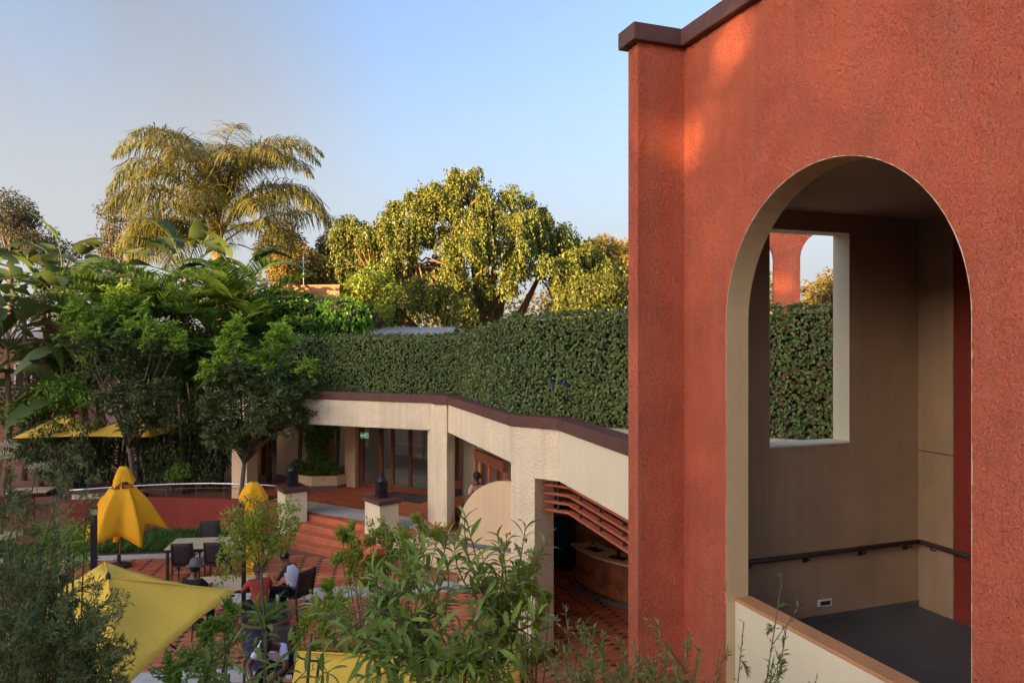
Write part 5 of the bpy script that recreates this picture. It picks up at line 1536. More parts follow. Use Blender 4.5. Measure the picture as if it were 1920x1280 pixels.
for c, r in clumps:
    f = min(forks, key=lambda e: (e-c).length)
    limb.tube([f, f.lerp(c, 0.5)+Vector((0, 0, 0.3)), c], [0.06, 0.045, 0.02], 4)
    ns = int(34*r/0.7); long = rng.uniform(0.7, 1.7)
    for k in range(ns):
        az = rng.uniform(0, 6.283); el = rng.uniform(-0.1, 1.2)
        d = np.array([math.cos(az)*math.cos(el), math.sin(az)*math.cos(el), math.sin(el)])
        p = np.array(c)+rng.normal(0, 0.22, 3)*r
        st_ = r*rng.uniform(0.12, 0.20)
        for j in range(9):
            p = p + d*st_*(1.0 if j < 3 else long)
            d = nrm(d + np.array([0, 0, -0.62]) + rng.normal(0, 0.08, 3))
            for q in range(2):
                Ps.append(p+rng.normal(0, 0.04, 3)); dd = d*0.5+rng.normal(0, 0.55, 3); dd[2] -= 0.5
                Ds.append(dd); Ns.append(rng.normal(0, 0.45, 3)+np.array([0, 0, 0.8])); Ls.append(rng.uniform(0.10, 0.18))
limb.build('limbs', M['bark_red'], fig)
Ls = np.array(Ls)
leaves('crown', Ps, Ds, Ns, Ls, Ls*0.62, M['fig'], fig)

# ------------------------------------------------------------------ generic leafy tree
def leafy_tree(label, base, clist, leaf, n_per, L, W, bark='bark', trunk_r=0.16, droop=-0.3, seed=0, name='garden_tree', cat='tree', group=None, fork=0.45, new=None, ntrunk=3):
    rng = np.random.default_rng(seed); rg_ = random.Random(seed)
    t = thing(name, label, cat, tuple(base), group)
    zt = min(c[0].z for c in clist); fz = base.z+(zt-base.z)*fork
    fk = Vector((base.x, base.y, fz)); mb = MB()
    mb.tube([base, base.lerp(fk, 0.5)+Vector((rg_.uniform(-.1,.1), 0, 0)), fk], [trunk_r, trunk_r*0.85, trunk_r*0.7], 8)
    for c, r in clist:
        m1 = fk.lerp(c, 0.5)+Vector((rg_.gauss(0, 0.15), rg_.gauss(0, 0.15), 0.1))
        mb.tube([fk, m1, c], [trunk_r*0.5, trunk_r*0.3, trunk_r*0.08], 5)
    mb.build('trunk', M[bark], t, smooth=True)
    sets = [scatter_leaves(rng, c, (r, r, r*0.8), int(n_per*(r/0.8)**2), L, W, droop) for c, r in clist]
    foliage('crown', sets, M[leaf], t)
    return t
def cl(lst, Y, jit=0.5, seed=1):
    rg_ = random.Random(seed)
    return [(P(x, y, Y+rg_.uniform(-jit, jit)), r) for x, y, r in lst]

# far eucalyptus and other background trees
euc1 = [(15,385,1.5),(38,392,1.2),(50,410,1.0),(25,420,1.3),(62,412,0.7),(5,400,1.5),(35,440,1.2),(10,450,1.6),(48,450,1.0)]
leafy_tree('tall dark gum tree at the far left edge', P(20, 0, 55)*1 + Vector((0,0,-P(20,0,55).z)), cl(euc1, 55, 2), 'euc', 260, 0.26, 0.10, trunk_r=0.3, seed=41, name='gum_tree', group='distant gum trees', fork=0.9)
euc2 = [(85,440,1.0),(70,450,0.8),(100,462,1.0),(125,470,1.0),(60,470,1.2),(90,480,1.4),(150,478,0.8)]
leafy_tree('lower ragged gum tree left of the tall palm', P(90, 0, 56) + Vector((0,0,-P(90,0,56).z)), cl(euc2, 56, 2), 'euc', 220, 0.26, 0.10, trunk_r=0.25, seed=42, name='gum_tree', group='distant gum trees', fork=0.85)
euc3 = [(202,395,0.9),(218,378,0.7),(228,400,0.9),(205,425,0.8),(228,430,1.1),(195,455,1.0),(212,460,1.0),(238,380,1.0),(182,470,0.9),(225,480,1.2)]
leafy_tree('sparse reddish gum tree just left of the tall palm', P(215, 0, 52) + Vector((0,0,-P(215,0,52).z)), cl(euc3, 52, 2), 'olive', 190, 0.26, 0.10, bark='bark_red', trunk_r=0.22, seed=43, name='gum_tree', group='distant gum trees', fork=0.8)
g1 = [(540,490,1.1),(560,480,1.1),(580,500,1.2),(545,520,1.3),(600,515,1.1),(570,530,1.3),(615,500,0.9),(530,505,1.0)]
leafy_tree('golden leaved tree right of the tall palm', P(565, 0, 46) + Vector((0,0,-P(565,0,46).z)), cl(g1, 46, 1.5), 'gold', 520, 0.24, 0.13, seed=44, name='background_tree', group='sunlit trees behind the garden')
g2 = [(530,430,0.9),(520,450,1.1),(545,455,1.0),(510,470,1.2),(535,475,1.0)]
leafy_tree('olive tree glimpsed under the right palm fronds', P(528, 0, 48) + Vector((0,0,-P(528,0,48).z)), cl(g2, 48, 1.5), 'olive', 460, 0.26, 0.13, seed=45, name='background_tree', group='sunlit trees behind the garden')
g3 = [(620,455,0.9),(640,470,1.1),(660,490,1.3),(625,490,1.1),(640,520,1.3),(670,520,1.2),(610,475,0.8),(655,545,1.3)]
leafy_tree('olive tree filling the gap left of the weeping fig', P(642, 0, 50) + Vector((0,0,-P(642,0,50).z)), cl(g3, 50, 1.5), 'olive', 460, 0.26, 0.13, seed=46, name='background_tree', group='sunlit trees behind the garden')
g4 = [(1115,465,0.9),(1135,460,1.0),(1150,475,1.0),(1160,490,1.1),(1130,485,1.2),(1175,470,1.0),(1190,485,1.2),(1165,520,1.4),(1120,510,1.2),(1210,500,1.4)]
leafy_tree('golden tree beyond the right side of the weeping fig', P(1150, 0, 52) + Vector((0,0,-P(1150,0,52).z)), cl(g4, 52, 1.5), 'gold', 460, 0.27, 0.14, seed=47, name='background_tree', group='sunlit trees behind the garden')
g5 = [(680,525,0.5),(700,515,0.55),(720,530,0.5),(735,545,0.4),(665,545,0.6),(690,560,0.55),(675,585,0.7),(705,595,0.6),(660,590,0.5),(720,575,0.4),(665,525,0.45)]
leafy_tree('round leaved green tree at the left foot of the weeping fig', P(705, 0, 29.5) + Vector((0,0,-P(705,0,29.5).z)), cl(g5, 29.5, 0.8), 'yg', 560, 0.17, 0.12, seed=48, name='background_tree', trunk_r=0.14, fork=0.9)
g6 = [(1545,545,0.7),(1560,525,0.7),(1575,540,0.8),(1535,570,0.8),(1560,570,0.9),(1590,560,0.9),(1600,520,0.7),(1510,580,0.7),(1460,585,0.6)]
leafy_tree('golden tree seen through the far red arch', P(1560, 0, 34) + Vector((0,0,-P(1560,0,34).z)), cl(g6, 34, 1.0), 'gold', 480, 0.2, 0.11, seed=49, name='background_tree')
g7 = [(1110,540,1.0),(1140,545,1.0),(1165,550,1.0),(1120,575,1.0),(1150,585,1.0),(1185,570,1.0),(1090,585,0.9)]
leafy_tree('shaded green tree at the right foot of the weeping fig', P(1140, 0, 31) + Vector((0,0,-P(1140,0,31).z)), cl(g7, 31, 1.0), 'fig', 420, 0.17, 0.09, seed=50, name='background_tree')
# far treeline closing the horizon
far = [(x, 560+18*math.sin(x*0.021)+10*math.sin(x*0.07), 4.2) for x in range(-260, 2300, 70)]
rng = np.random.default_rng(60)
sets = []
for x, y, r in far:
    c = P(x, y, 110)
    sets.append(scatter_leaves(rng, (c.x, c.y, c.z-2), (4.6, 3, 4.5), 700, 0.8, 0.5))
    sets.append(scatter_leaves(rng, (c.x, c.y, c.z-7), (4.6, 3, 5), 400, 0.9, 0.6))
fo = foliage('far_woods', sets, M['olive'], None)
tag(fo, 'distant line of trees closing the horizon', 'woods')

# ------------------------------------------------------------------ mound of vines, brick wall, shed, brick house, far red arcade
rng = np.random.default_rng(61)
mo = thing('vine_mound', 'dense bright green vine mound between the palms and the hedge', 'bush', (P(570, 0, 24.8).x, 24.8, TERR))
sets = []
ml = [(465,600,0.7),(490,585,0.7),(520,580,0.7),(550,578,0.7),(580,585,0.7),(610,583,0.7),(640,585,0.7),(662,592,0.6),(672,612,0.6),(640,620,0.8),(600,622,0.8),(560,622,0.8),(520,622,0.8),(480,628,0.8),(578,560,0.25),(470,660,0.8),(520,680,0.9),(450,700,0.9)]
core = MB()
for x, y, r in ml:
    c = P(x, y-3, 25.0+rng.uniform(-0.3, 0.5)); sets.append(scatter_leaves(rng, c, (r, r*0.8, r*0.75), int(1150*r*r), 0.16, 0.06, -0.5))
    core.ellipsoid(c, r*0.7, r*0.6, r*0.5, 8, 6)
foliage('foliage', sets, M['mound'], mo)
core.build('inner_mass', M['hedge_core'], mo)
stems = MB()
for x in (500, 560, 630): q = P(x, 0, 25.2); stems.tube([(q.x, q.y, TERR), (q.x+0.1, q.y, 3), (q.x, q.y, 5.8)], 0.07, 6)
stems.build('stem', M['bark'], mo)

w0 = P(508, 535, 29.5); w1 = P(636, 537, 29.0)
bwt = thing('brick_wall', 'plain red brick wall top showing above the vine mound', 'wall', ((w0.x+w1.x)/2, 29.2, 0))
MB().path_wall([(w0.x, w0.y), (w1.x, w1.y)], 0, 0.25, 0, w0.z-0.08).build('masonry', M['brick'], bwt)
MB().path_wall([(w0.x-0.03, w0.y), (w1.x+0.03, w1.y)], -0.03, 0.28, w0.z-0.08, w0.z).build('coping_course', M['brick'], bwt)
ap_ = thing('aerial_mast', 'thin pale aerial pole above the brick wall', 'mast', (P(569, 0, 29.6).x, 29.6, 0))
MB().tube([(P(569,0,29.6).x, 29.6, 0), (P(569,0,29.6).x, 29.6, P(569, 480, 29.6).z)], 0.02, 6).build('pole', M['white'], ap_)
MB().tube([(P(569,0,29.6).x-0.25, 29.6, P(569,490,29.6).z), (P(569,0,29.6).x+0.25, 29.6, P(569,490,29.6).z)], 0.008, 4).build('crossbar', M['white'], ap_)
# shed with corrugated roof
sh = thing('tin_roof_shed', 'low shed with grey corrugated roof between vine mound and fig tree', 'shed', (P(765, 0, 28.5).x, 28.5, 0))
r0, r1 = P(686, 628, 27.5), P(845, 629, 27.0)
b = MB(); n = 64; vs_ = []; fs = []
for i in range(n+1):
    s = i/n
    for j, (yy, zz) in enumerate(((0, 0.0), (2.6, 0.33))):
        vs_.append((r0.x+(r1.x-r0.x)*s, r0.y+(r1.y-r0.y)*s+yy, r0.z+0.02*math.sin(i*math.pi/1.0/2)+zz))
for i in range(n): fs.append((2*i, 2*i+2, 2*i+3, 2*i+1))
b.add(vs_, fs); rf = b.build('roof_sheet', M['tin'], sh); rf.modifiers.new('thickness', 'SOLIDIFY').thickness = 0.01
MB().path_wall([(r0.x, r0.y-0.02), (r1.x, r1.y-0.02)], -0.03, 0, r0.z-0.16, r0.z-0.03).build('fascia_board', M['wood'], sh)
MB().path_wall([(r0.x+0.15, r0.y+0.3), (r1.x-0.15, r1.y+0.3)], 0, 2.1, 0, r0.z-0.06).build('wall', M['beige'], sh)
# brick house on the left
hs_ = thing('brick_house', 'brick house with white fascia at left edge behind the paddle plants', 'house', (-24, 34, TERR))
a0, a1 = P(-60, 0, 33), P(150, 0, 34.5)
zt = P(40, 632, 33).z
MB().path_wall([(a0.x, a0.y), (a1.x, a1.y)], 0, 5, TERR, zt).build('wall', M['brick'], hs_)
MB().path_wall([(a0.x-0.4, a0.y), (a1.x+0.4, a1.y)], -0.55, 5.5, zt+0.02, zt+0.45).build('roof', M['white'], hs_)
MB().path_wall([(a0.x-0.4, a0.y), (a1.x+0.4, a1.y)], -0.62, -0.55, zt-0.05, zt+0.30).build('gutter', M['tin'], hs_)
for px in (42,):
    q = P(px, 0, 33.6); e = (Vector((a1.x, a1.y))-Vector((a0.x, a0.y))).normalized(); 
    q0_ = Vector((a0.x, a0.y)) + e*((Vector((q.x, q.y))-Vector((a0.x, a0.y))).dot(e))
    wnd = MB().path_wall([tuple(q0_-e*0.35), tuple(q0_+e*0.35)], -0.03, 0.0, P(42, 735, 33.6).z, P(42, 680, 33.6).z).build('window', M['white'], hs_)
    MB().path_wall([tuple(q0_-e*0.28), tuple(q0_+e*0.28)], -0.036, -0.031, P(42, 733, 33.6).z, P(42, 683, 33.6).z).build('pane', M['darkfurn'], wnd)
# far red arcade, seen through the corridor window
fa = thing('far_red_arcade', 'distant red arcade with arches seen through the corridor window', 'building', (P(1475, 0, 21).x, 21, 0))
def fa_wall(x0, x1, z0, z1, ax, aw, spring, name):
    MB_ = MB(Matrix.Translation((P(1475,0,21).x, 21, 0)) @ Matrix.Rotation(R(-14), 4, 'Z'))
    arch_wall(MB_, x0, x1, z0, z1, ax, aw, z0, spring, 0, 0.5)
    return MB_.build(name, M['red'], fa)
fa_wall(-0.32, 2.4, 3.0, 10.4, 0.36, 1.7, 7.75, 'arch_bay')
fa_wall(-3.0, -0.322, 3.0, 10.4, -2.03, 1.7, 7.75, 'arch_bay')
MFA = Matrix.Translation((P(1475,0,21).x, 21, 0)) @ Matrix.Rotation(R(-14), 4, 'Z')
MB(MFA).box(-3.05, 2.45, -0.05, 3.0, 10.4, 10.6).build('coping', M['brown'], fa)
MB(MFA).box(-2.1, -0.4, 0.2, 0.24, 6.6, 6.64).build('rail', M['black'], fa)

# ------------------------------------------------------------------ two feathery garden trees
def feathery(label, base, fk, stems, seed, lime, dark_n):
    rng = np.random.default_rng(seed); rg_ = random.Random(seed)
    t = thing('feathery_tree', label, 'tree', tuple(base), 'slender garden trees with lime tips')
    mb = MB()
    mb.tube([base, base.lerp(fk, 0.5)+Vector((0.03, 0, 0)), fk], [0.085, 0.07, 0.06], 8)
    Ps, Ds, Ns, Ls = [], [], [], []; Pl, Dl, Nl, Ll = [], [], [], []
    for c, r, lim in stems:
        r = r*0.74
        m1 = fk.lerp(c, 0.45)+Vector((rg_.gauss(0, 0.08), rg_.gauss(0, 0.1), 0.1))
        mb.tube([fk, m1, c], [0.04, 0.026, 0.008], 5)
        for k in range(int(dark_n*0.8*r/0.37)):
            # a compound leaf: short stalk with paired leaflets
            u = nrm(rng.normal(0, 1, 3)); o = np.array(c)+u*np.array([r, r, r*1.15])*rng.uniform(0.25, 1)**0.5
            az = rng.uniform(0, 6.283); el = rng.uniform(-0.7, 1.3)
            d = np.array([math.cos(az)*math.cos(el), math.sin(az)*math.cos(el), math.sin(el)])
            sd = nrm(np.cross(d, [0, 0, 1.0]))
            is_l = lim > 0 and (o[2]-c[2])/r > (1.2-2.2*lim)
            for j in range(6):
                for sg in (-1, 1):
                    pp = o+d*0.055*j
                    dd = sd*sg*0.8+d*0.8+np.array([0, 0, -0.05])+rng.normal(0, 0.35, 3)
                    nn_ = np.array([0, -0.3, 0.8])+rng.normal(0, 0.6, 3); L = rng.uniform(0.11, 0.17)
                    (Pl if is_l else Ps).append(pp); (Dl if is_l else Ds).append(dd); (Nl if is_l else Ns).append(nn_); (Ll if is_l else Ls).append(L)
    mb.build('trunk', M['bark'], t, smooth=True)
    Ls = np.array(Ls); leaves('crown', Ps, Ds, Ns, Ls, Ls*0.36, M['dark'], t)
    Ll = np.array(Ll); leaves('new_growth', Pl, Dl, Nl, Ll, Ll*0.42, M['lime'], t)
s1 = []
rg_ = random.Random(71)
for x, y, r, l in ((145,585,0.48,0.9),(135,625,0.45,0.5),(165,640,0.5,0.5),(220,565,0.55,1.0),(205,600,0.55,0.7),(255,590,0.5,0.7),(265,620,0.5,0.6),(235,640,0.55,0.35),(290,640,0.5,0.6),(320,625,0.35,0.9),(335,650,0.3,0.8),(190,680,0.5,0.2),(240,700,0.6,0.1),(290,690,0.5,0.15),(170,690,0.35,0.5),(215,750,0.55,0.0),(270,750,0.6,0.0),(310,740,0.45,0.0),(245,795,0.3,0.0),(290,790,0.3,0.0)):
    s1.append((P(x, y, 21.5+rg_.uniform(-0.7, 0.7)), r, l))
feathery('feathery tree with lime green top rising behind the half folded umbrella', G(250, 960, TERR)*1.0 if False else Vector((P(252,0,21.9).x, 21.9, TERR)), P(243, 840, 21.9), s1, 72, 1, 72)
s2 = []
for x, y, r, l in ((440,615,0.25,1.0),(438,640,0.25,0.7),(430,662,0.4,0.9),(520,628,0.28,1.1),(535,640,0.25,0.8),(510,670,0.35,0.8),(480,685,0.4,0.7),(395,700,0.35,0.7),(455,700,0.4,0.2),(500,715,0.42,0.25),(535,700,0.35,0.2),(430,740,0.45,0),(480,750,0.48,0),(525,750,0.4,0),(395,770,0.4,0),(440,790,0.45,0),(490,790,0.42,0),(405,820,0.35,0),(445,825,0.35,0),(540,770,0.3,0),(577,690,0.22,0.9),(572,735,0.28,0),(568,780,0.33,0),(530,800,0.25,0.1),(420,695,0.3,0.4)):
    s2.append((P(x, y, 20.6+rg_.uniform(-0.6, 0.6)), r, l))
feathery('feathery tree with lime tips in front of the arcade corner', Vector((P(440,0,20.9).x, 20.9, 0)), P(458, 868, 20.9), s2, 73, 1, 85)

# ------------------------------------------------------------------ dark shrubs under the palms
rng = np.random.default_rng(81)
def shrub(label, lst, Y, leaf, n, L, W, z0, name='shrub', seed=0, droop=-0.2, jit=0.4, group='garden shrubs'):
    rng = np.random.default_rng(seed)
    cx_ = sum(P(x, y, Y).x for x, y, r in lst)/len(lst)
    t = thing(name, label, 'shrub', (cx_, Y, z0), group)
    sets = []; mb = MB()
    for x, y, r in lst:
        c = P(x, y, Y+rng.uniform(-jit, jit)); sets.append(scatter_leaves(rng, c, (r, r, r*0.85), int(n*r*r/0.25), L, W, droop))
        mb.tube([(cx_+rng.normal(0, 0.1), Y, z0), ((c.x+cx_)/2, Y, (c.z+z0)/2), tuple(c)], [0.02, 0.014, 0.006], 4)
    mb.build('stem', M['bark'], t); foliage('foliage', sets, M[leaf], t)
    return t
shrub('dark leafy shrub behind the far left table', [(90,800,0.8),(130,830,0.8),(170,850,0.7),(100,860,0.8),(190,820,0.6),(60,830,0.8),(210,870,0.6)], 24.2, 'dark', 330, 0.16, 0.075, TERR, seed=82)
shrub('green shrub poking up left of the far umbrella', [(70,755,0.5),(45,770,0.5),(100,735,0.6),(130,720,0.5),(115,750,0.5),(160,745,0.4)], 24.4, 'mid', 330, 0.15, 0.07, TERR, seed=83)
shrub('shaded shrub row behind the steel handrail', [(280,850,0.6),(320,840,0.7),(360,830,0.8),(400,850,0.7),(300,880,0.5),(345,885,0.5),(390,885,0.5),(420,820,0.6),(340,780,0.8),(395,780,0.8),(270,800,0.7)], 24.0, 'dark', 330, 0.17, 0.07, TERR, seed=84)
shrub('deep green undergrowth below the bushy palms', [(330,640,1.0),(380,660,1.0),(340,700,1.0),(390,720,1.0),(300,690,1.0),(430,600,0.8),(240,660,1.0),(350,760,1.0),(180,640,1.0),(100,680,0.9),(150,700,0.9),(30,760,0.9)], 26.6, 'dark', 230, 0.2, 0.09, TERR, seed=85)
shrub('loose shrub crossing in front of the far left umbrella', [(95,800,0.3),(120,790,0.3),(150,805,0.3),(75,815,0.25),(170,790,0.25),(110,830,0.35),(145,840,0.35)], 22.4, 'dark', 260, 0.15, 0.06, TERR, seed=89)
shrub('low bright tuft beside the handrail end', [(325,888,0.25),(340,880,0.3)], 22.6, 'mid', 420, 0.12, 0.05, TERR, seed=86)
shrub('dark potted shrub on the long cream pedestal', [(148,890,0.42),(140,865,0.4),(160,872,0.35),(150,845,0.35)], 21.95, 'dark', 420, 0.14, 0.06, 1.17, seed=87, name='pedestal_shrub', jit=0.1)
pp = P(148, 0, 21.95)
pot3 = MB().lathe([(0.16, 0), (0.20, 0.22), (0.22, 0.24), (0.22, 0.27), (0.18, 0.27)], (pp.x, pp.y, 1.16), 16).build('plant_pot', M['blackpaint'], None, smooth=True)
tag(pot3, 'round black plant pot on the long cream pedestal', 'pot')
# shrub round the left, below the pedestal: fine leafy planting along the lawn
shrub('leafy planting between the lawn and the grey-green shrub', [(140,1000,0.35),(110,1020,0.4),(80,1040,0.4),(150,1040,0.3),(60,1000,0.3)], 15.5, 'mid', 500, 0.15, 0.04, 0.0, seed=88)

# ------------------------------------------------------------------ potted tree
pp = P(498, 1150, 12.7); pp.z = 0
pot = thing('blue_pot', 'large navy glazed pot holding the small leafy tree', 'pot', pp)
MB().lathe([(0.24, 0), (0.30, 0.08), (0.39, 0.42), (0.41, 0.66), (0.39, 0.75), (0.42, 0.79)], pp, 28).build('body', M['bluepot'], pot, smooth=True)
MB().lathe([(0.43, 0.785), (0.44, 0.81), (0.42, 0.835), (0.38, 0.83), (0.37, 0.78)], pp, 28).build('rim', M['clay'], pot, smooth=True)
MB().lathe([(0.385, 0.77), (0.38, 0.80)], pp, 20).build('soil', M['soil'], pot)
rng = np.random.default_rng(91); rg_ = random.Random(91)
ptr = thing('potted_tree', 'small airy leafy tree growing in the navy pot', 'tree', (pp.x, pp.y, 0.76))
mb = MB(); base = Vector((pp.x, pp.y, 0.76)); fk = P(490, 1070, 12.7)
mb.tube([base, base.lerp(fk, 0.5)+Vector((-0.02, 0, 0)), fk], [0.026, 0.022, 0.02], 7)
sets, fl = [], []
for x, y, r in ((440,975,0.22),(470,955,0.24),(505,960,0.22),(535,965,0.2),(430,1010,0.2),(460,1000,0.26),(495,1000,0.26),(530,1000,0.22),(548,985,0.14),(425,1045,0.16),(455,1030,0.22),(490,1030,0.22),(522,1020,0.18),(435,1070,0.14),(412,1080,0.10),(552,945,0.12),(475,985,0.25)):
    c = P(x, y, 12.7+rg_.uniform(-0.3, 0.3))
    mb.tube([fk, fk.lerp(c, 0.5)+Vector((0, 0, 0.05)), c], [0.012, 0.009, 0.004], 4)
    sets.append(scatter_leaves(rng, c, (r, r, r), int(235*(r/0.25)**2), 0.085, 0.035, 0.2))
mb.build('trunk', M['bark'], ptr); foliage('crown', sets, M['yg'], ptr)
fr_ = thing('pot_fern', 'bright green asparagus fern spilling over the navy pot', 'plant', (pp.x, pp.y, 0.77))
for k in range(34):
    az = rng.uniform(0, 6.283)
    V, Fc, mi = frond_arrays(rng, (pp.x+math.cos(az)*0.1, pp.y+math.sin(az)*0.1, 0.77), az, R(rng.uniform(35, 75)), rng.uniform(0.3, 0.55), rng.uniform(0.8, 1.8), 0.09, 20, 0.05, 0.012, rib=0.004, segs=2, s0=0.1)
    tri_mesh('frond', V, Fc, [M['mid'], M['mid']], fr_, mi)

# ------------------------------------------------------------------ foreground planting
def lance_mesh(seed, n=5):
    """single curved lance-shaped leaf, 1 long"""
    rg_ = random.Random(seed); arch = rg_.uniform(0.25, 0.75); tw = rg_.uniform(-0.3, 0.3)
    vs_ = []; fs = []
    for i in range(n+1):
        u = i/n; th = arch*u
        c = Vector((0, math.cos(th*0.6)*u, 0.22*arch*math.sin(math.pi*u*0.7)-0.45*arch*u*u))
        w = 0.108*(math.sin(math.pi*min(1, u*0.94+0.03))**0.8)
        a = tw*u
        vs_ += [c+Vector((w*math.cos(a), 0, 0.30*w+w*math.sin(a))), c, c+Vector((-w*math.cos(a), 0, 0.30*w-w*math.sin(a)))]
    for i in range(n):
        a = 3*i; fs += [(a, a+1, a+4, a+3), (a+1, a+2, a+5, a+4)]
    me = bpy.data.meshes.new('lance_leaf'); me.from_pydata([tuple(v) for v in vs_], [], fs)
    me.polygons.foreach_set('use_smooth', [True]*len(fs))
    return me, np.array([tuple(v) for v in vs_]), fs
LANCE = [lance_mesh(i) for i in range(7)]
for me, _, _ in LANCE: me.materials.append(M['front'])

def lance_shrub(label, base, tips, leafL, spacing, topfrac, seed, name='glossy_shrub', max_obj=295, spread_x=1.0):
    rng = np.random.default_rng(seed); rg_ = random.Random(seed)
    t = thing(name, label, 'shrub', tuple(base), 'glossy leaved shrubs in front')
    mb = MB(); todo = []
    cen = sum(tips, Vector((0, 0, 0)))/len(tips)
    mains = []
    for k in range(7):
        q = cen + Vector((rg_.uniform(-0.5, 0.5)*spread_x, rg_.uniform(-0.25, 0.25), rg_.uniform(-0.35, 0.05)))
        mains.append(q)
        m0 = base.lerp(q, 0.5)+Vector((rg_.gauss(0, 0.08), rg_.gauss(0, 0.08), 0))
        mb.tube([base+Vector((rg_.gauss(0, 0.06), rg_.gauss(0, 0.06), 0)), m0, q], [0.022, 0.016, 0.009], 6)
    for tip in tips:
        s = min(mains, key=lambda q: (q-tip).length + (1.0 if q.z > tip.z-0.1 else 0))
        if (s-tip).length < 0.25: s = s + Vector((0, 0, -0.3))
        m1 = s.lerp(tip, 0.5)+Vector((rg_.gauss(0, 0.06), rg_.gauss(0, 0.06), -0.06)); m1.x += (tip.x-s.x)*0.15
        pts = []
        for i in range(13):
            u = i/12; pts.append(s*(1-u)**2+m1*2*u*(1-u)+tip*u*u)
        mb.tube(pts, [0.007*(1-0.8*i/12)+0.0012 for i in range(13)], 5)
        # leaves along the upper part, spiralling
        ln = 0; k = rg_.randrange(10)
        seglen = sum((pts[i+1]-pts[i]).length for i in range(12))
        s0 = 1-topfrac/seglen if seglen > topfrac else 0.0
        nlv = int(min(topfrac, seglen)/spacing)
        for j in range(nlv):
            u = s0+(1-s0)*(j+0.5)/nlv
            p = s*(1-u)**2+m1*2*u*(1-u)+tip*u*u
            d = ((m1-s)*(1-u)+(tip-m1)*u).normalized()
            a = k*2.4+rg_.gauss(0, 0.3); k += 1
            side = Matrix.Rotation(a, 3, d) @ d.orthogonal().normalized()
            young = (j/nlv)**3
            ld = (side*(1-0.5*young)+d*(0.2+0.8*young)+Vector((0, 0, -0.12))).normalized()
            L = leafL*rg_.uniform(0.7, 1.15)*(0.55+0.45*math.sin(math.pi*min(1, 0.25+0.75*(1-j/nlv))))
            todo.append((p, ld, L))
    mb.build('stem', M['twig'], t, smooth=True)
    todo.sort(key=lambda q: (q[0]-Vector((0, 0, EYE))).length - 12*(1 if abs((q[0].x/q[0].y)) < 0.7 and (EYE-q[0].z)/q[0].y < 0.48 else 0))
    Vs, Fs = [], []; off = 0
    for i, (p, d, L) in enumerate(todo):
        upv = Vector((rg_.gauss(0, 0.3), rg_.gauss(0, 0.3), 1))
        x = d.cross(upv).normalized(); z = x.cross(d)
        M3 = Matrix((x, d, z)).transposed()
        k = rg_.randrange(len(LANCE))
        if i < max_obj:
            o = bpy.data.objects.new('leaf', LANCE[k][0]); COL.objects.link(o); o.parent = t
            o.matrix_local = Matrix.Translation(p-base) @ M3.to_4x4() @ Matrix.Scale(L, 4)
        else:
            A = np.array(M3)*L
            Vs.append(LANCE[k][1] @ A.T + np.array(p))
            for f in LANCE[k][2]:
                Fs += [(f[0]+off, f[1]+off, f[2]+off), (f[0]+off, f[2]+off, f[3]+off)]
            off += len(LANCE[k][1])
    if Vs: tri_mesh('lower_foliage', np.concatenate(Vs), Fs, M['front'], t, smooth=True, kind='stuff')
    return t
rg_ = random.Random(15)
tips = [P(x, y, Y) for x, y, Y in ((872,962,4.9),(985,985,5.0),(940,1010,4.7),(800,1000,5.1),(905,1040,4.6),(845,1045,4.5),(760,1030,5.0),(700,1070,4.8),(660,1100,4.6),(740,1095,4.4),(790,1100,4.3),(850,1110,4.2),(910,1110,4.4),(965,1090,4.6),(1000,1100,4.7),(1010,1150,4.5),(960,1160,4.2),(890,1165,4.0),(820,1160,4.0),(760,1160,4.1),(700,1150,4.2),(650,1180,4.3),(940,1215,3.9),(870,1225,3.8),(800,1230,3.8),(730,1220,3.9),(680,1235,4.0),(840,1000,4.8),(780,1060,4.6),(880,1085,4.4))]
tips += [t_ + Vector((rg_.gauss(0, 0.13), rg_.gauss(0, 0.13), rg_.uniform(-0.25, -0.02))) for t_ in tips for _k in range(2)]
lance_shrub('tall glossy lance leaved shrub in the bottom centre foreground', Vector((-0.45, 4.75, 0)), tips, 0.150, 0.028, 0.6, 16)
tips = [P(x, y, Y) for x, y, Y in ((480,1130,5.0),(455,1160,4.8),(505,1165,4.9),(440,1200,4.6),(540,1195,4.8),(490,1215,4.5),(420,1190,4.8),(400,1225,4.6),(560,1235,4.6),(515,1245,4.4),(460,1250,4.4),(360,1215,4.9),(350,1250,4.7),(580,1250,4.6),(620,1255,4.5))]
lance_shrub('lower lance leaved shrub between the two open umbrellas', Vector((-1.75, 4.9, 0)), tips, 0.14, 0.04, 0.45, 17, max_obj=230)
tips = [P(x, y, Y) for x, y, Y in ((110,975,7.0),(125,960,7.2),(85,995,6.8),(60,1015,6.6),(105,1040,6.6),(130,1020,7.1))]
lance_shrub('pale long leaved shrub left of the black post', Vector((-4.4, 7.0, 0)), tips, 0.17, 0.032, 0.5, 18, max_obj=120, spread_x=0.12)

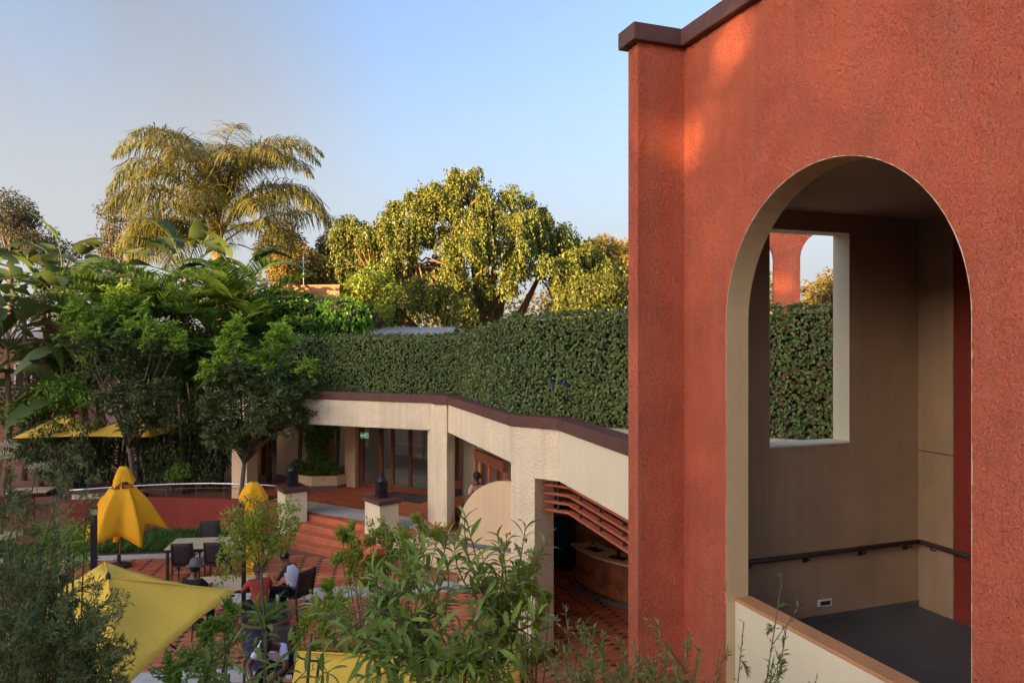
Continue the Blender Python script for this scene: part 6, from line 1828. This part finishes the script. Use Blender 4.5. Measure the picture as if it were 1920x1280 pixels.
# small leaved yellow-green bushes in the middle distance
def fine_shrub(label, lst, Y, base, leaf, n, L, W, seed, jit=0.25, name='fine_leaved_bush', up=0.35):
    rng = np.random.default_rng(seed)
    t = thing(name, label, 'bush', tuple(base), 'fine leaved bushes')
    sets = []; mb = MB()
    for x, y, r in lst:
        c = P(x, y, Y+rng.uniform(-jit, jit)); 
        for k in range(5):
            e = c+Vector(rng.normal(0, 1, 3)).normalized()*r*0.9; e.z += r*0.2
            mb.tube([(base.x+rng.normal(0, 0.06), base.y+rng.normal(0, 0.06), base.z), base.lerp(c, 0.6), tuple(c), tuple(e)], [0.012, 0.008, 0.004, 0.0015], 4)
            # sprays: leaves strung along the twig
            m = int(n/5); u = rng.uniform(0, 1.05, m)
            p = np.array(c)[None]*(1-u[:, None])+np.array(e)[None]*u[:, None]+rng.normal(0, r*0.16, (m, 3))
            d = np.array(e-c)[None]*1.2/r+rng.normal(0, 0.7, (m, 3)); d[:, 2] += up-0.3
            sets.append((p, d, rng.normal(0, 0.5, (m, 3))+np.array([0, 0, 1.0]), rng.uniform(0.7, 1.2, m)*L, rng.uniform(0.7, 1.2, m)*W))
    mb.build('stem', M['twig'], t); foliage('foliage', sets, M[leaf], t)
fine_shrub('fine leaved yellow-green bush in front of the right pedestal', [(640,1000,0.16),(665,1030,0.22),(700,1010,0.2),(730,1000,0.18),(760,1010,0.2),(790,985,0.14),(690,1050,0.22),(735,1040,0.24),(775,1045,0.22),(820,1010,0.16),(660,1060,0.18),(720,1080,0.22),(640,1040,0.15),(770,1075,0.2),(700,1100,0.2),(655,1000,0.12)], 9.6, Vector((-1.7, 9.7, 0)), 'yg', 330, 0.062, 0.026, 19)
fine_shrub('fine leaved bush at the foot of the roughcast column', [(975,1075,0.14),(1000,1065,0.14),(990,1095,0.18),(960,1110,0.16),(1010,1110,0.14),(940,1130,0.14),(980,1140,0.18),(1030,1120,0.08),(920,1105,0.12),(1010,1160,0.14),(950,1170,0.16),(960,1205,0.2),(1000,1215,0.18),(925,1190,0.16),(980,1250,0.2),(940,1260,0.2)], 7.6, Vector((0.15, 7.8, LOW)), 'yg', 300, 0.055, 0.022, 20)
fine_shrub('soft green bush low between the pot and the centre shrub', [(600,1150,0.16),(630,1130,0.14),(570,1180,0.16),(610,1190,0.18),(650,1170,0.16),(590,1220,0.18),(640,1220,0.18),(690,1190,0.16),(620,1110,0.10)], 7.6, Vector((-1.95, 7.7, 0)), 'yg', 300, 0.055, 0.022, 22)
fine_shrub('small soft bush below the large open umbrella corner', [(385,1195,0.12),(350,1240,0.13),(400,1170,0.08),(320,1270,0.12),(390,1245,0.16),(430,1150,0.08),(430,1200,0.12)], 5.6, Vector((-2.4, 5.6, 0)), 'mid', 300, 0.05, 0.022, 23)
# grey-green feathery shrub filling the lower left corner
def feather_shrub(label, base, tips, leaf, seed, L=0.042, name='grey_green_shrub', spread=0.15, nsp=11, m_=70):
    rng = np.random.default_rng(seed)
    t = thing(name, label, 'shrub', tuple(base), 'grey-green foreground shrubs')
    mb = MB(); sets = []
    for tip in tips:
        s = base+Vector((rng.normal(0, 0.2), rng.normal(0, 0.2), 0)); m1 = s.lerp(tip, 0.5); m1.z += (tip.z-s.z)*0.2
        pts = [s*(1-u)**2+m1*2*u*(1-u)+tip*u*u for u in [i/8 for i in range(9)]]
        mb.tube(pts, [0.012*(1-0.9*i/8)+0.001 for i in range(9)], 4)
        d0_ = (tip-m1).normalized()
        for k in range(nsp):
            u = rng.uniform(0.86, 1.0); p = s*(1-u)**2+m1*2*u*(1-u)+tip*u*u
            e = p+(d0_*rng.uniform(0.4, 1.0)+Vector(rng.normal(0, 0.6, 3)))*spread*rng.uniform(0.6, 1.5)
            mb.tube([p, e], [0.003, 0.001], 3)
            uu = rng.uniform(0.1, 1.05, m_); q = np.array(p)[None]*(1-uu[:, None])+np.array(e)[None]*uu[:, None]+rng.normal(0, 0.008, (m_, 3))
            dd = np.array((e-p).normalized())[None]*0.9+rng.normal(0, 0.65, (m_, 3))
            sets.append((q, dd, rng.normal(0, 0.6, (m_, 3))+np.array([0, -0.3, 0.8]), rng.uniform(0.6, 1.2, m_)*L, np.full(m_, L*0.2)))
    mb.build('stem', M['twig'], t); foliage('foliage', sets, M[leaf], t)
    return t
rg_ = random.Random(25)
tips = []
for k in range(52):
    px = rg_.uniform(-60, 215); top = 1075+max(0, px-100)*1.0
    py = rg_.uniform(top, 1290)
    tips.append(P(px, py, rg_.uniform(3.9, 5.2)))
feather_shrub('dense grey-green feathery shrub filling the lower left corner', Vector((-2.9, 4.4, 0)), tips, 'grey', 26)
tips = [P(x, y, Y) for x, y, Y in ((165,868,4.6),(120,890,4.5),(70,915,4.6),(25,930,4.5),(10,895,4.6),(45,965,4.3),(60,1000,4.4),(15,1010,4.3),(100,1030,4.4))]
feather_shrub('arching feathery branch in front of the far left table', Vector((-3.1, 4.6, 0)), tips, 'grey', 27, spread=0.10, nsp=7, m_=34)
fh = thing('flower_heads', 'cluster of pale flat flower heads at the left edge', 'flowers', (-2.9, 4.5, 0))
rng = np.random.default_rng(28)
for x, y, Y, m_ in ((12,832,4.6,'flower'),(28,868,4.5,'flower_brown'),(70,872,4.7,'flower'),(35,985,4.3,'flower_brown'),(50,1010,4.3,'flower_brown'),(22,1000,4.4,'flower'),(5,850,4.6,'flower')):
    c = P(x, y, Y); n = 130
    a = rng.uniform(0, 6.283, n); r = 0.055*np.sqrt(rng.random(n))
    p = np.stack([c.x+np.cos(a)*r*1.2, c.y+np.sin(a)*r, c.z+rng.normal(0, 0.010, n)-r*0.3], 1)
    leaves('flower_head', p, rng.normal(0, 0.5, (n, 3))+np.array([0, 0, 0.7]), rng.normal(0, 1, (n, 3)), rng.uniform(0.010, 0.018, n), 0.011, M[m_], fh)
    MB().tube([(-2.9+rng.normal(0, 0.2), 4.5, 0), (c.x-0.1, c.y, c.z-0.5), tuple(c)], [0.008, 0.005, 0.003], 4).build('stalk', M['twig'], fh)
# needle-leaved sprigs at bottom right
def sprig(label, base, tips, seed, L=0.045, name='needle_leaved_shrub'):
    rng = np.random.default_rng(seed)
    t = thing(name, label, 'shrub', tuple(base), 'needle leaved shrubs')
    mb = MB(); sets = []
    for tip, dens in tips:
        m1 = base.lerp(tip, 0.5); m1.z += 0.25*(tip.z-base.z)*0.3; m1.x = base.x*0.7+tip.x*0.3 if True else m1.x
        pts = [base*(1-u)**2+m1*2*u*(1-u)+tip*u*u for u in [i/10 for i in range(11)]]
        mb.tube(pts, [0.008*(1-0.85*i/10)+0.0008 for i in range(11)], 5)
        m_ = int(60*dens); u = rng.uniform(0.80, 1.0, m_)
        q = np.array([tuple(base*(1-v)**2+m1*2*v*(1-v)+tip*v*v) for v in u])
        dd = np.array((tip-m1).normalized())[None]*0.8+rng.normal(0, 0.5, (m_, 3))
        sets.append((q, dd, rng.normal(0, 0.6, (m_, 3))+np.array([0, -0.3, 0.8]), rng.uniform(0.6, 1.2, m_)*L, np.full(m_, L*0.17)))
        for k in range(int(5*dens)):
            v = rng.uniform(0.84, 0.98); p = base*(1-v)**2+m1*2*v*(1-v)+tip*v*v
            e = p+((tip-m1).normalized()*0.5+Vector(rng.normal(0, 0.7, 3)))*0.10*rng.uniform(0.6, 1.4)
            mb.tube([p, e], [0.0025, 0.0008], 3)
            mm = 16; uu = rng.uniform(0.1, 1.05, mm); q = np.array(p)[None]*(1-uu[:, None])+np.array(e)[None]*uu[:, None]
            dd = np.array((e-p).normalized())[None]+rng.normal(0, 0.5, (mm, 3))
            sets.append((q, dd, rng.normal(0, 0.6, (mm, 3))+np.array([0, -0.3, 0.8]), rng.uniform(0.6, 1.2, mm)*L, np.full(mm, L*0.17)))
    mb.build('stem', M['twig'], t, smooth=True); foliage('foliage', sets, M['grey'], t)
tl = [(P(x, y, Y), dn) for x, y, Y, dn in ((1060,1140,3.9,1.2),(1095,1165,3.8,2),(1130,1190,3.7,2.4),(1165,1205,3.6,2.4),(1110,1225,3.6,2.2),(1060,1220,3.8,1.4),(1235,1170,3.5,0.8),(1200,1205,3.5,2.2),(1250,1215,3.4,2.4),(1290,1205,3.4,2.0),(1225,1240,3.4,2.6),(1270,1250,3.3,2.6),(1310,1215,3.4,1.2),(1180,1250,3.5,2.4),(1150,1265,3.5,2.2),(1040,1250,3.7,1.4),(1080,1265,3.6,1.8),(1350,1215,3.4,0.4))]
sprig('needle leaved shrub at the foot of the red pier', Vector((0.55, 3.7, 0)), tl, 31)
tl = [(P(1468, 1075, 3.3), 0.45), (P(1475, 1175, 3.2), 0.9), (P(1395, 1165, 3.3), 0.4), (P(1450, 1235, 3.1), 0.9), (P(1530, 1275, 3.0), 0.5)]
sprig('thin needle leaved sprigs reaching across the cream parapet', Vector((0.75, 3.3, 0)), tl, 32)

# ------------------------------------------------------------------ unseen block and trees added sunward to shade the court and dapple the wall
SQ = Vector((-TO_SUN.x, -TO_SUN.y)).normalized(); SR = Vector((-SQ.y, SQ.x))
c_ = -SQ*92
hw = thing('added_shade_block', 'unseen long red block added to keep the low sun off the court', 'building', (c_.x, c_.y, 0))  # added block, never in view, stands here to cut off the low sun
MH = Matrix.Translation((c_.x, c_.y, 0)) @ Matrix.Rotation(math.atan2(SR.y, SR.x), 4, 'Z')
HT = 19.8
MB(MH).box(-70, 100, -5, 5, -0.8, HT-0.3).build('wall', M['red'], hw)
MB(MH).box(-70.3, 100.3, -5.3, 5.3, HT-0.3, HT).build('coping', M['brown'], hw)
for k in range(-10, 16):
    for fl_ in range(6):
        wv = MB(MH).box(k*6-0.9, k*6+0.9, -5.06, -5.0, 1.0+fl_*3.2, 2.6+fl_*3.2).build('window', M['cream_smooth'], hw)
        MB(MH).box(k*6-0.8, k*6+0.8, -5.075, -5.062, 1.1+fl_*3.2, 2.5+fl_*3.2).build('pane', M['darkfurn'], wv)
def shade_tree(label, q, r, zs, rad, seed, nc=26):
    """added crown, leaves cut away along sun rays so patches land on the walls"""
    rng = np.random.default_rng(seed)
    p = SQ*q + SR*r
    t = thing('added_dapple_tree', label, 'tree', (p.x, p.y, -0.5), 'unseen trees added to filter the sun')  # added tree, never in view, filters sun onto the red wall
    mb = MB(); base = Vector((p.x, p.y, -0.5)); fk = Vector((p.x, p.y, zs[0]-4))
    mb.tube([base, fk], [0.35, 0.28], 8)
    Ps = []
    for k in range(nc):
        c = Vector((p.x, p.y, 0))+Vector((SR.x, SR.y, 0))*rng.uniform(-rad, rad)+Vector((0, 0, rng.uniform(*zs)))+Vector((SQ.x, SQ.y, 0))*rng.uniform(-1.5, 1.5)
        mb.tube([fk, fk.lerp(c, 0.5), c], [0.14, 0.08, 0.03], 5)
        sl = scatter_leaves(rng, c, (1.25, 1.25, 1.0), 700, 0.32, 0.2, -0.2); Ps.append(sl)
    cs = [np.concatenate(x) for x in zip(*Ps)]
    keep = np.ones(len(cs[0]), bool); sd_ = np.array(TO_SUN)
    for w, rad_ in SUN_PATCHES:
        rel = cs[0]-np.array(w); al = rel @ sd_; dist = np.linalg.norm(rel-al[:, None]*sd_, axis=1)
        keep &= dist > rad_*1.05
    mb.build('trunk', M['bark'], t, smooth=True)
    leaves('crown', cs[0][keep], cs[1][keep], cs[2][keep], cs[3][keep], cs[4][keep], M['mid'], t)
def wall_pt(px, py):
    Y = 4.33/((px-960)/FPX+0.3592); return P(px, py, Y)
SUN_PATCHES = []  # spots where the opened crowns let sun patches land
for (x0, y0, x1, y1, rr_) in ((1518, 160, 1574, 62, 0.165), (1350, 105, 1394, 25, 0.185), (1294, 268, 1335, 165, 0.20), (1470, 45, 1490, 10, 0.15)):
    for k in range(6):
        SUN_PATCHES.append((wall_pt(x0+(x1-x0)*k/5, y0+(y1-y0)*k/5), rr_*(0.75+0.5*math.sin(math.pi*k/5))))
for x in (1205, 1222, 1240, 1258, 1276): SUN_PATCHES.append((P(x, 247+(x-1205)*0.12, 7.1+(x-1205)*0.003), 0.2))
for dy in (0, 12, 24): SUN_PATCHES.append((P(1468, 520+dy, 21.0), 0.17))
shade_tree('unseen tree added to dapple the sun, opposite the red building', -42, 3.2, (12.6, 15.8), 4.0, 401, 66)
shade_tree('unseen tree added to dapple the sun, second in the row', -42, 11.6, (12.8, 18.0), 4.6, 402, 80)
shade_tree('unseen tree added to dapple the sun, behind the viewpoint', -42, -4.6, (12.6, 16.5), 4.2, 403, 66)
